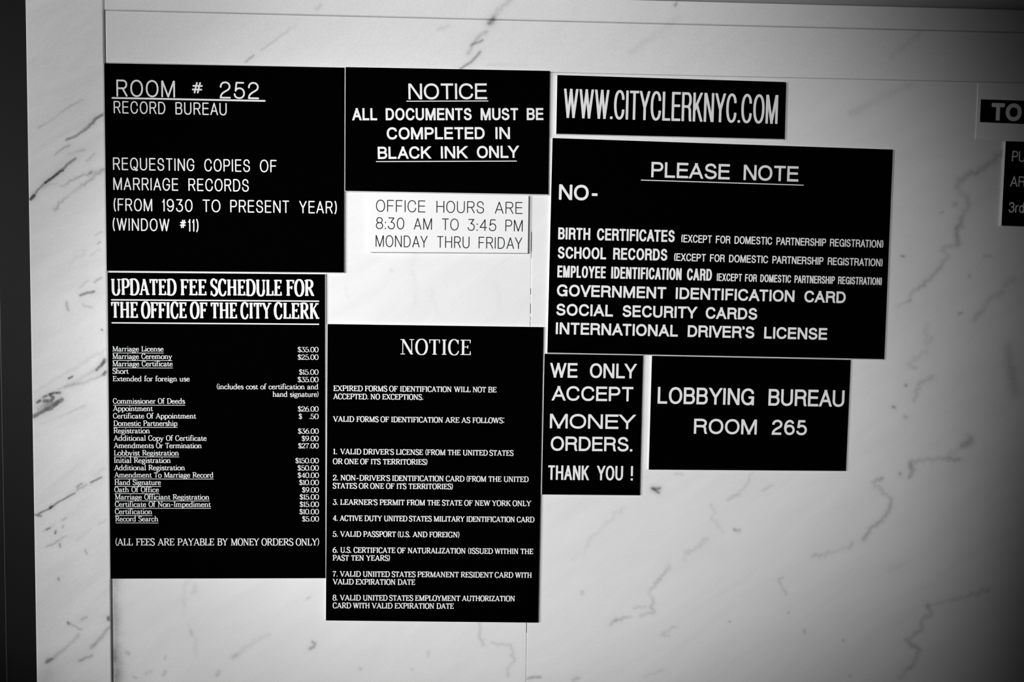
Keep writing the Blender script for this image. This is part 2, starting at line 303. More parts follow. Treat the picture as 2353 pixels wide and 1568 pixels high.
VEINS = [
 ('P',0.45,2.2,[(-474.8,236.2),(-483.0,231.3),(-485.7,226.6),(-493.6,219.6),(-505.7,211.0),(-517.7,206.0)]),
 ('P',0.3,1.6,[(-474.1,237.8),(-481.4,233.5),(-488.8,226.0),(-498.3,218.5)]),
 ('P',0.2,1.6,[(-497.3,254.3),(-512.0,247.5),(-539.8,226.0),(-550.8,220.0)]),
 ('P',0.3,1.6,[(-514.7,199.2),(-523.1,194.9),(-531.0,187.9)]),
 ('P',0.2,1.6,[(-496.5,194.3),(-516.4,188.2)]),
 ('P',0.5,2.2,[(-507.6,183.1),(-512.9,179.3),(-526.1,168.0),(-532.4,162.1),(-543.8,153.5)]),
 ('P',0.7,1.9,[(-522.6,168.6),(-532.4,162.1),(-543.8,153.5)]),
 ('P',0.45,2.2,[(-543.8,153.5),(-552.3,145.4),(-561.5,133.3)]),
 ('P',0.75,2.7,[(-557.8,137.4),(-562.1,133.1)]),
 ('P',0.2,1.6,[(-484.6,189.8),(-494.1,180.7)]),
 ('P',0.3,2.2,[(-475.1,171.5),(-490.7,165.5),(-509.0,158.3),(-525.3,149.6)]),
 ('P',0.35,2.2,[(-488.6,167.1),(-490.7,166.0)]),
 ('P',0.25,2.7,[(-473.9,170.5),(-476.5,168.9),(-495.0,154.3),(-514.5,139.7),(-523.0,132.7),(-533.1,120.9)]),
 ('P',0.2,1.6,[(-530.0,152.9),(-539.6,151.4),(-549.4,145.5)]),
 ('P',0.15,1.6,[(-477.4,94.7),(-484.3,90.4)]),
 ('P',0.25,1.6,[(-479.2,82.5),(-481.8,80.3)]),
 ('P',0.12,2.2,[(-480.3,73.4),(-490.4,66.4)]),
 ('P',0.1,3.3,[(-498.7,70.5),(-515.7,55.9)]),
 ('P',0.3,1.6,[(-478.1,38.5),(-486.6,32.8)]),
 ('P',0.15,1.6,[(-494.5,34.3),(-505.1,25.6)]),
 ('P',0.5,2.2,[(-487.5,21.3),(-495.2,19.9),(-503.6,16.7)]),
 ('P',0.35,1.9,[(-520.8,7.3),(-520.1,3.0),(-518.8,-2.1)]),
 ('P',0.2,1.6,[(-501.2,6.0),(-499.6,3.2),(-489.8,2.3)]),
 ('P',0.5,1.6,[(-478.4,-25.5),(-478.0,-26.0)]),
 ('P',0.55,2.7,[(-475.7,-62.6),(-476.6,-65.9),(-485.4,-75.6)]),
 ('P',0.45,3.3,[(-476.2,-65.3),(-478.9,-68.6)]),
 ('P',0.5,2.7,[(-474.8,-77.7),(-476.4,-81.0)]),
 ('P',0.3,2.2,[(-475.3,-79.2),(-483.9,-84.3),(-500.9,-90.9),(-523.7,-97.0)]),
 ('P',0.6,1.6,[(-515.0,-84.0),(-519.3,-86.2)]),
 ('P',0.12,3.3,[(-475.0,-49.7),(-497.9,-65.0),(-517.6,-76.5),(-560.7,-102.7)]),
 ('P',0.15,2.7,[(-481.1,-71.8),(-515.2,-92.6),(-532.2,-99.8)]),
 ('P',0.65,2.2,[(-530.6,-104.1),(-538.0,-104.2),(-542.3,-106.4)]),
 ('P',0.6,3.3,[(-542.3,-106.4),(-538.6,-110.1),(-540.8,-113.9),(-549.3,-114.5)]),
 ('P',0.55,2.2,[(-546.5,-108.0),(-550.2,-109.7)]),
 ('P',0.65,2.7,[(-554.5,-114.0),(-557.7,-116.2)]),
 ('P',0.6,3.8,[(-528.1,-112.7),(-532.4,-115.5),(-541.0,-123.1),(-546.8,-124.8),(-554.8,-129.2),(-562.2,-133.5)]),
 ('P',0.45,5.5,[(-535.1,-117.1),(-544.1,-118.8),(-546.8,-123.1)]),
 ('P',0.25,2.7,[(-549.3,-119.4),(-556.8,-124.8)]),
 ('P',0.15,2.2,[(-500.2,-119.6),(-518.8,-128.4),(-553.4,-143.2)]),
 ('P',0.5,1.6,[(-481.2,-209.5),(-494.0,-216.1)]),
 ('P',0.25,2.2,[(-499.9,-219.2),(-511.2,-226.3)]),
 ('P',0.35,1.6,[(-505.2,-217.5),(-511.1,-221.9)]),
 ('P',0.15,2.2,[(-477.3,-198.8),(-491.3,-208.7)]),
 ('P',0.5,1.6,[(-514.2,-229.4),(-523.5,-234.6),(-532.1,-239.5),(-542.8,-247.0),(-550.9,-251.6),(-558.9,-256.0)]),
 ('P',0.7,1.9,[(-542.3,-246.6),(-544.5,-248.3)]),
 ('P',0.5,1.6,[(-563.2,-256.6),(-555.8,-258.5)]),
 ('P',0.5,1.6,[(-545.0,-273.5),(-549.3,-275.7)]),
 ('P',0.2,1.6,[(-540.0,-269.7),(-553.9,-277.9)]),
 ('P',0.55,1.6,[(-538.0,-277.3),(-538.7,-280.1)]),
 ('P',0.25,1.6,[(-525.0,-260.9),(-529.3,-263.6)]),
 ('P',0.25,1.6,[(-528.8,-270.7),(-529.4,-272.9)]),
 ('P',0.3,1.6,[(-524.8,-283.7),(-535.5,-289.4),(-542.5,-294.8),(-549.6,-297.0)]),
 ('P',0.4,1.6,[(-533.4,-293.8),(-532.6,-297.1)]),
 ('P',0.25,1.6,[(-502.1,-301.3),(-500.0,-306.5)]),
 ('P',0.12,2.7,[(-476.5,-262.9),(-485.1,-268.5)]),
 ('P',0.12,2.7,[(-495.3,-275.1),(-512.6,-289.4)]),
 ('P',0.4,1.6,[(-535.7,-337.4),(-535.2,-339.0)]),
 ('P',0.25,1.4,[(-524.2,-394.2),(-508.4,-402.2)]),
 ('P',0.4,1.9,[(-524.7,-393.3),(-523.7,-395.0)]),
 ('P',0.25,2.2,[(-501.6,-386.7),(-508.1,-390.0)]),
 ('P',0.35,3.3,[(-512.8,-409.8),(-525.9,-423.9),(-538.9,-435.0),(-551.2,-443.8)]),
 ('P',0.45,2.7,[(-545.8,-440.0),(-551.2,-443.8)]),
 ('P',0.3,3.3,[(-474.0,-400.1),(-482.8,-410.7),(-495.9,-425.5)]),
 ('P',0.35,2.7,[(-496.0,-435.7),(-510.4,-442.3)]),
 ('P',0.12,13.7,[(-549.3,-459.5),(-551.6,-468.4)]),
 ('P',0.6,2.5,[(-475.0,-386.8),(-474.8,-390.1)]),
 ('L',0.3,3.8,[(22.2,386.9),(11.0,378.7),(1.8,364.5),(-2.9,358.1)]),
 ('L',0.5,4.4,[(0.5,363.2),(-4.3,358.8)]),
 ('L',0.4,3.3,[(-7.7,347.7),(-15.5,343.8),(-21.8,334.8),(-25.9,330.8),(-29.7,321.2)]),
 ('L',0.4,2.2,[(-12.3,337.5),(-25.0,331.6)]),
 ('L',0.45,2.2,[(-15.4,323.1),(-19.0,318.3),(-24.8,311.8),(-39.2,302.1)]),
 ('L',0.12,2.2,[(-54.1,354.5),(-66.6,348.9)]),
 ('L',0.15,1.6,[(-240.6,350.8),(-257.8,338.1),(-276.6,323.5),(-282.9,319.4)]),
 ('L',0.15,2.7,[(-210.5,374.8),(-215.3,370.0)]),
 ('L',0.3,1.6,[(-292.6,312.4),(-302.0,304.8)]),
 ('L',0.1,1.6,[(-6.0,308.0),(42.5,308.0)]),
 ('L',0.4,2.2,[(227.6,387.3),(226.3,385.1)]),
 ('L',0.1,4.9,[(231.5,370.9),(172.4,326.9)]),
 ('L',0.12,4.4,[(538.2,359.5),(503.0,329.0)]),
 ('W',0.6,2.7,[(-220.8,-420.3),(-217.7,-422.4),(-219.4,-426.2),(-223.8,-428.6)]),
 ('W',0.2,2.2,[(-373.2,-405.6),(-372.4,-409.5)]),
 ('W',0.15,3.3,[(-316.8,-437.2),(-296.7,-422.1),(-275.4,-410.4)]),
 ('W',0.25,3.3,[(-321.7,-439.4),(-316.8,-437.2)]),
 ('W',0.3,3.3,[(-339.3,-458.5),(-340.9,-462.4)]),
 ('W',0.12,2.2,[(-375.3,-397.2),(-372.8,-408.9),(-367.9,-421.8),(-366.9,-435.9)]),
 ('W',0.12,2.7,[(-377.3,-342.2),(-381.1,-352.5),(-381.4,-384.3)]),
 ('W',0.15,3.3,[(-367.9,-346.4),(-371.2,-355.9)]),
 ('W',0.35,2.7,[(-453.5,-432.2),(-450.8,-435.0)]),
 ('W',0.22,2.2,[(-404.9,-438.0),(-406.0,-441.3)]),
 ('W',0.3,2.7,[(-405.6,-457.6),(-407.8,-462.1)]),
 ('W',0.2,2.7,[(-424.0,-457.5),(-429.5,-460.9)]),
 ('W',0.3,2.2,[(-444.7,-464.2),(-442.0,-465.9)]),
 ('W',0.25,1.6,[(-224.5,-362.2),(-228.2,-364.4)]),
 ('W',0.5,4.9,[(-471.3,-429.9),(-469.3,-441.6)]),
 ('W',0.42,9.3,[(-466.9,-326.9),(-466.5,-388.0),(-466.6,-488.8)]),  # broad darker strip down the panel's left edge, not a vein
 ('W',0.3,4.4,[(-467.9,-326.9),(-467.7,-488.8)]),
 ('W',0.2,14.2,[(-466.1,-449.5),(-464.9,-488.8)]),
 ('W',0.25,2.2,[(-8.5,-395.3),(-9.6,-414.1),(-3.7,-424.9)]),
 ('W',0.25,2.2,[(6.8,-421.5),(15.0,-424.9),(30.9,-424.4),(33.7,-431.8),(35.9,-446.7),(27.9,-455.0),(28.5,-465.8)]),
 ('W',0.5,2.7,[(53.4,-469.0),(61.0,-467.3),(69.5,-467.4)]),
 ('W',0.3,1.6,[(-161.0,-454.8),(-159.9,-455.4)]),
 ('W',0.2,1.6,[(-95.2,-455.7),(-94.1,-456.9)]),
 ('W',0.18,2.7,[(-74.3,-433.1),(-74.2,-438.8)]),
 ('W',0.07,2.7,[(-91.6,72.6),(-99.1,55.2),(-92.6,34.1),(-93.7,11.4)]),
 ('W',0.07,2.7,[(-72.9,28.9),(-67.9,5.6),(-64.0,-3.1)]),
 ('W',0.2,1.6,[(-124.0,52.7),(-122.9,51.6)]),
 ('W',0.06,3.8,[(4.3,40.8),(12.1,26.7),(11.2,8.7)]),
 ('W',0.06,2.7,[(-179.5,29.8),(-176.8,16.2),(-170.3,10.9)]),
 ('W',0.9,2.7,[(210.1,-221.4),(215.2,-222.0),(219.7,-221.1)]),
 ('W',0.85,3.0,[(212.4,-222.3),(218.1,-226.5)]),
 ('W',0.2,2.2,[(240.0,-202.2),(248.5,-203.9)]),
 ('W',0.2,2.7,[(282.2,-287.3),(264.2,-302.6),(255.1,-302.6),(253.5,-314.0)]),
 ('W',0.3,2.7,[(233.5,-321.4),(228.1,-332.2),(219.3,-343.3),(208.6,-356.0),(213.6,-367.4),(210.9,-376.5),(215.6,-382.8),(198.2,-386.8)]),
 ('W',0.42,2.2,[(185.5,-388.4),(176.2,-389.0),(166.4,-392.9)]),
 ('W',0.25,2.7,[(166.4,-392.9),(159.2,-398.6)]),
 ('W',0.2,2.2,[(203.6,-374.8),(190.6,-377.6)]),
 ('W',0.12,2.7,[(173.6,-246.3),(154.2,-264.3),(143.4,-275.6),(131.0,-288.3),(124.0,-304.8),(107.6,-312.1)]),
 ('W',0.15,2.7,[(286.5,-242.0),(292.4,-253.3),(288.0,-259.0),(296.2,-269.7),(303.7,-278.8)]),
 ('W',0.6,2.2,[(317.2,-274.2),(319.5,-275.9)]),
 ('W',0.35,2.2,[(323.5,-274.8),(324.6,-276.5)]),
 ('W',0.25,2.7,[(121.7,-355.9),(122.3,-358.2)]),
 ('W',0.5,1.4,[(314.2,-395.0),(314.8,-395.6)]),
 ('W',0.2,2.2,[(228.0,-408.9),(244.3,-402.3)]),
 ('W',0.2,2.2,[(226.3,-412.5),(235.4,-413.7)]),
 ('W',0.2,2.2,[(229.0,-458.2),(205.4,-467.5)]),
 ('W',0.3,2.7,[(112.8,-471.6),(119.5,-469.3)]),
 ('W',0.15,2.7,[(322.9,-229.5),(308.3,-234.9)]),
 ('W',0.2,2.2,[(338.6,-200.7),(333.8,-212.9),(319.8,-229.3),(307.6,-236.3)]),
 ('W',0.2,2.2,[(365.6,-216.9),(354.4,-223.2)]),
 ('W',0.25,4.9,[(620.8,-150.1),(625.2,-158.3),(615.0,-164.3),(598.7,-172.9)]),
 ('W',0.38,3.3,[(609.4,-181.9),(582.3,-180.1),(561.8,-183.3),(545.2,-185.4),(545.5,-193.6)]),
 ('W',0.42,3.8,[(545.4,-190.2),(549.6,-195.6),(544.8,-204.9)]),
 ('W',0.5,2.2,[(532.0,-200.4),(532.3,-201.6)]),
 ('W',0.38,3.3,[(508.6,-207.1),(496.3,-212.3),(511.1,-226.6),(521.6,-232.8),(519.3,-247.1),(510.4,-262.7),(496.0,-272.0),(487.3,-286.5)]),
 ('W',0.25,2.7,[(472.0,-291.6),(469.0,-299.0),(453.4,-301.9),(420.5,-309.4)]),
 ('W',0.25,2.2,[(382.2,-337.2),(377.1,-340.2),(386.9,-359.1)]),
 ('W',0.35,1.6,[(391.2,-383.2),(391.5,-383.8)]),
 ('W',0.35,2.2,[(412.8,-406.8),(413.1,-410.3)]),
 ('W',0.5,1.6,[(464.0,-419.9),(464.3,-420.8)]),
 ('W',0.3,1.6,[(474.7,-467.1),(475.3,-468.3)]),
 ('W',0.38,3.8,[(574.9,-374.9),(579.4,-384.2),(567.1,-395.7),(567.5,-407.3),(547.1,-419.9),(566.5,-433.6),(563.5,-440.9),(558.7,-452.5),(540.5,-471.3)]),
 ('W',0.25,3.3,[(574.9,-374.9),(631.1,-361.1),(656.0,-353.1)]),
 ('W',0.1,7.7,[(514.5,-327.1),(537.3,-321.4)]),
 ('W',0.35,3.3,[(600.2,129.3),(594.6,115.6),(598.5,96.3),(577.8,90.3),(586.1,80.6),(575.7,64.9),(555.6,45.1),(537.1,29.3),(537.3,22.6)]),
 ('W',0.22,2.2,[(537.3,22.6),(518.8,15.4)]),
 ('W',0.3,4.4,[(657.9,34.7),(640.3,24.7),(630.9,8.9),(623.0,-0.9)]),
 ('W',0.2,6.6,[(672.3,52.7),(661.2,44.2)]),
 ('W',0.25,3.3,[(561.5,-7.5),(557.8,-15.4),(561.4,-32.9),(568.0,-25.0)]),
 ('W',0.2,3.3,[(561.6,-40.7),(537.3,-58.9),(547.5,-64.4)]),
 ('W',0.3,3.3,[(569.8,-74.3),(552.3,-86.2),(547.0,-106.0)]),
 ('W',0.55,2.2,[(524.0,79.3),(527.4,78.8)]),
 ('W',0.6,2.2,[(535.4,-85.8),(536.0,-86.9)]),
 ('W',0.6,2.7,[(519.9,-114.0),(522.2,-115.2)]),
 ('W',0.35,3.3,[(535.7,-126.9),(537.5,-128.0)]),
 ('W',0.35,2.2,[(601.6,6.6),(605.6,7.8)]),
 ('W',0.3,2.2,[(614.0,55.8),(614.1,53.6)]),
 ('W',0.22,3.3,[(631.8,81.0),(639.7,81.2)]),
 ('W',0.3,8.8,[(668.8,-35.8),(671.6,-55.4),(679.3,-93.1)]),
 ('W',0.3,5.5,[(623.3,-155.2),(613.3,-163.2)]),
 ('W',0.35,4.4,[(650.7,212.7),(630.6,194.8),(614.5,185.1),(595.5,176.7),(593.2,168.6),(598.9,159.6),(607.4,152.8),(609.2,142.1),(598.7,127.1),(601.9,117.7),(592.4,113.7),(597.1,96.1)]),
 ('W',0.35,3.3,[(590.6,145.7),(592.9,146.3)]),
 ('W',0.3,1.6,[(572.4,134.4),(576.8,136.1)]),
 ('W',0.18,4.9,[(529.4,295.0),(504.0,284.0),(477.0,271.5),(452.9,258.0)]),
]

# ------------------------------------------------------------------ lettering
# A path is a string of moves:  M x y  start,  L x y  line,  h x y / v x y  quarter ellipse that starts
# horizontal / vertical,  C x1 y1 x2 y2 x y  cubic.  Cap height is 100.
QN = 7


def path(s):
    tk = s.split()
    i, out, cur = 0, [], None
    while i < len(tk):
        c = tk[i]
        if c in 'ML':
            p = (float(tk[i + 1]), float(tk[i + 2]))
            i += 3
            if c == 'M':
                cur = [p]
                out.append(cur)
            else:
                cur.append(p)
        elif c in 'hv':
            x0, y0 = cur[-1]
            x1, y1 = float(tk[i + 1]), float(tk[i + 2])
            i += 3
            for k in range(1, QN + 1):
                a = math.pi / 2 * k / QN
                e = 0.92
                s_, c_ = math.sin(a) ** e, 1 - max(0.0, math.cos(a)) ** e
                if c == 'h':
                    cur.append((x0 + (x1 - x0) * s_, y0 + (y1 - y0) * c_))
                else:
                    cur.append((x0 + (x1 - x0) * c_, y0 + (y1 - y0) * s_))
        elif c == 'C':
            p0 = cur[-1]
            q = [float(t) for t in tk[i + 1:i + 7]]
            i += 7
            for k in range(1, QN + 2):
                t = k / (QN + 1)
                u = 1 - t
                cur.append(tuple(u ** 3 * p0[j] + 3 * u * u * t * q[j] + 3 * u * t * t * q[2 + j] + t ** 3 * q[4 + j]
                                 for j in (0, 1)))
        else:
            raise ValueError(s)
    return out


# sans-serif: width in cap heights (0 = one pen wide), path on a 100 x 100 box
SANS = {
    'A': (.74, 'M 0 0 L 50 100 M 100 0 L 50 100 M 17 31 L 83 31'),
    'B': (.66, 'M 58 53 L 0 53 L 0 100 L 58 100 h 94 77 v 58 53 M 58 53 L 0 53 L 0 0 L 60 0 h 100 27 v 58 53'),
    'C': (.74, 'M 97 69 v 52 101 h 0 50 v 52 -1 h 99 33'),
    'D': (.70, 'M 42 0 L 0 0 L 0 100 L 42 100 h 100 50 v 42 0'),
    'E': (.62, 'M 98 100 L 0 100 L 0 0 L 100 0 M 0 53 L 93 53'),
    'F': (.58, 'M 100 100 L 0 100 L 0 0 M 0 51 L 88 51'),
    'G': (.76, 'M 95 71 v 52 101 h 0 50 v 52 -1 h 97 40 L 97 47 L 56 47'),
    'H': (.70, 'M 0 0 L 0 100 M 100 0 L 100 100 M 0 53 L 100 53'),
    'I': (0, 'M 50 0 L 50 100'),
    'J': (.50, 'M 100 100 L 100 28 v 48 0 h 0 30'),
    'K': (.68, 'M 0 0 L 0 100 M 92 100 L 0 36 M 34 60 L 98 0'),
    'L': (.56, 'M 0 100 L 0 0 L 100 0'),
    'M': (.84, 'M 0 0 L 0 100 M 3 100 L 50 0 M 97 100 L 50 0 M 100 0 L 100 100'),
    'N': (.70, 'M 0 0 L 0 100 M 3 100 L 97 0 M 100 0 L 100 100'),
    'O': (.78, 'M 50 101 h 100 50 v 50 -1 h 0 50 v 50 101 L 52 101'),
    'P': (.64, 'M 0 0 L 0 100 L 60 100 h 100 73 v 60 46 L 0 46'),
    'Q': (.78, 'M 50 101 h 100 50 v 50 -1 h 0 50 v 50 101 L 52 101 M 44 22 C 60 26 66 8 74 -3 C 80 -10 90 -6 98 0'),
    'R': (.68, 'M 0 0 L 0 100 L 60 100 h 97 74 v 60 49 L 0 49 M 56 49 L 100 0'),
    'S': (.66, 'M 93 73 v 50 101 h 5 74 v 38 55 L 60 48 h 100 26 v 48 -1 h 0 29'),
    'T': (.64, 'M 0 100 L 100 100 M 50 100 L 50 0'),
    'U': (.70, 'M 0 100 L 0 32 v 50 -1 h 100 32 L 100 100'),
    'V': (.72, 'M 0 100 L 50 0 M 100 100 L 50 0'),
    'W': (1.0, 'M 0 100 L 26 0 M 50 100 L 26 0 M 50 100 L 74 0 M 100 100 L 74 0'),
    'X': (.68, 'M 2 100 L 100 0 M 96 100 L 0 0'),
    'Y': (.72, 'M 0 100 L 50 42 M 100 100 L 50 42 M 50 45 L 50 0'),
    'Z': (.64, 'M 4 100 L 98 100 M 97 100 L 1 0 M 0 0 L 100 0'),
    '0': (.66, 'M 50 101 h 100 50 v 50 -1 h 0 50 v 50 101 L 52 101'),
    '1': (.22, 'M 0 79 C 40 82 80 90 100 100 M 100 100 L 100 0'),
    '2': (.64, 'M 2 70 v 50 101 h 97 72 C 97 42 4 44 1 2 M 0 0 L 100 0'),
    '3': (.62, 'M 6 100 L 90 100 M 90 100 L 42 60 M 42 61 h 100 30 v 48 -1 h 0 24'),
    '4': (.66, 'M 76 0 L 76 100 M 76 100 L 0 28 M 0 28 L 100 28'),
    '5': (.64, 'M 92 100 L 20 100 L 10 47 M 10 48 C 22 60 36 64 50 64 h 100 31 v 48 -1 h 0 25'),
    '6': (.64, 'M 92 80 C 86 94 72 101 54 101 h 0 46 v 50 -1 h 100 31 v 50 63 h 2 34'),
    '8': (.64, 'M 50 54 h 7 77 v 50 101 h 93 77 v 50 54 h 100 27 v 50 -1 h 0 27 v 50 54 L 52 54'),
    '9': (.64, 'M 8 20 C 14 6 28 -1 46 -1 h 100 54 v 50 101 h 0 69 v 50 37 h 98 66'),
    '#': (.66, 'M 22 30 L 46 94 M 54 30 L 78 94 M 4 50 L 90 50 M 10 74 L 96 74'),
    '.': (0, 'M 50 -1 L 50 2'),
    ':': (0, 'M 50 0 L 50 3 M 50 56 L 50 59'),
    '-': (.34, 'M 0 37 L 100 37'),
    "'": (.10, 'M 80 100 L 40 78'),
    '!': (0, 'M 50 100 L 50 27 M 50 -1 L 50 2'),
    '(': (.24, 'M 100 103 C -22 76 -22 22 100 -5'),
    ')': (.24, 'M 0 103 C 122 76 122 22 0 -5'),
    'r': (.34, 'M 0 0 L 0 70 M 0 42 v 100 70'),
    'd': (.54, 'M 100 0 L 100 100 M 100 36 v 52 71 h 0 35 v 52 -1 h 100 36'),
}
SANS_BOLD = dict(SANS)
SANS_BOLD['N'] = (.70, 'M 0 0 L 0 100 M 9 100 L 91 0 M 100 0 L 100 100')
SANS_BOLD['M'] = (.84, 'M 0 0 L 0 100 M 6 100 L 50 0 M 94 100 L 50 0 M 100 0 L 100 100')
SANS_BOLD['G'] = (.78, 'M 95 71 v 52 101 h 0 50 v 52 -1 h 96 42 M 97 0 L 97 46 L 57 46')
SANS_BOLD['R'] = (.70, 'M 0 0 L 0 100 L 60 100 h 97 75 v 60 51 L 0 51 M 56 51 h 92 32 C 92 20 93 8 98 0')
SANS_BOLD['1'] = (.30, 'M 0 78 L 60 82 L 100 100 L 100 0')
SANS_BOLD['3'] = (.64, 'M 5 73 v 48 101 h 93 77 v 54 54 L 40 54 M 54 54 h 100 27 v 48 -1 h 0 27')

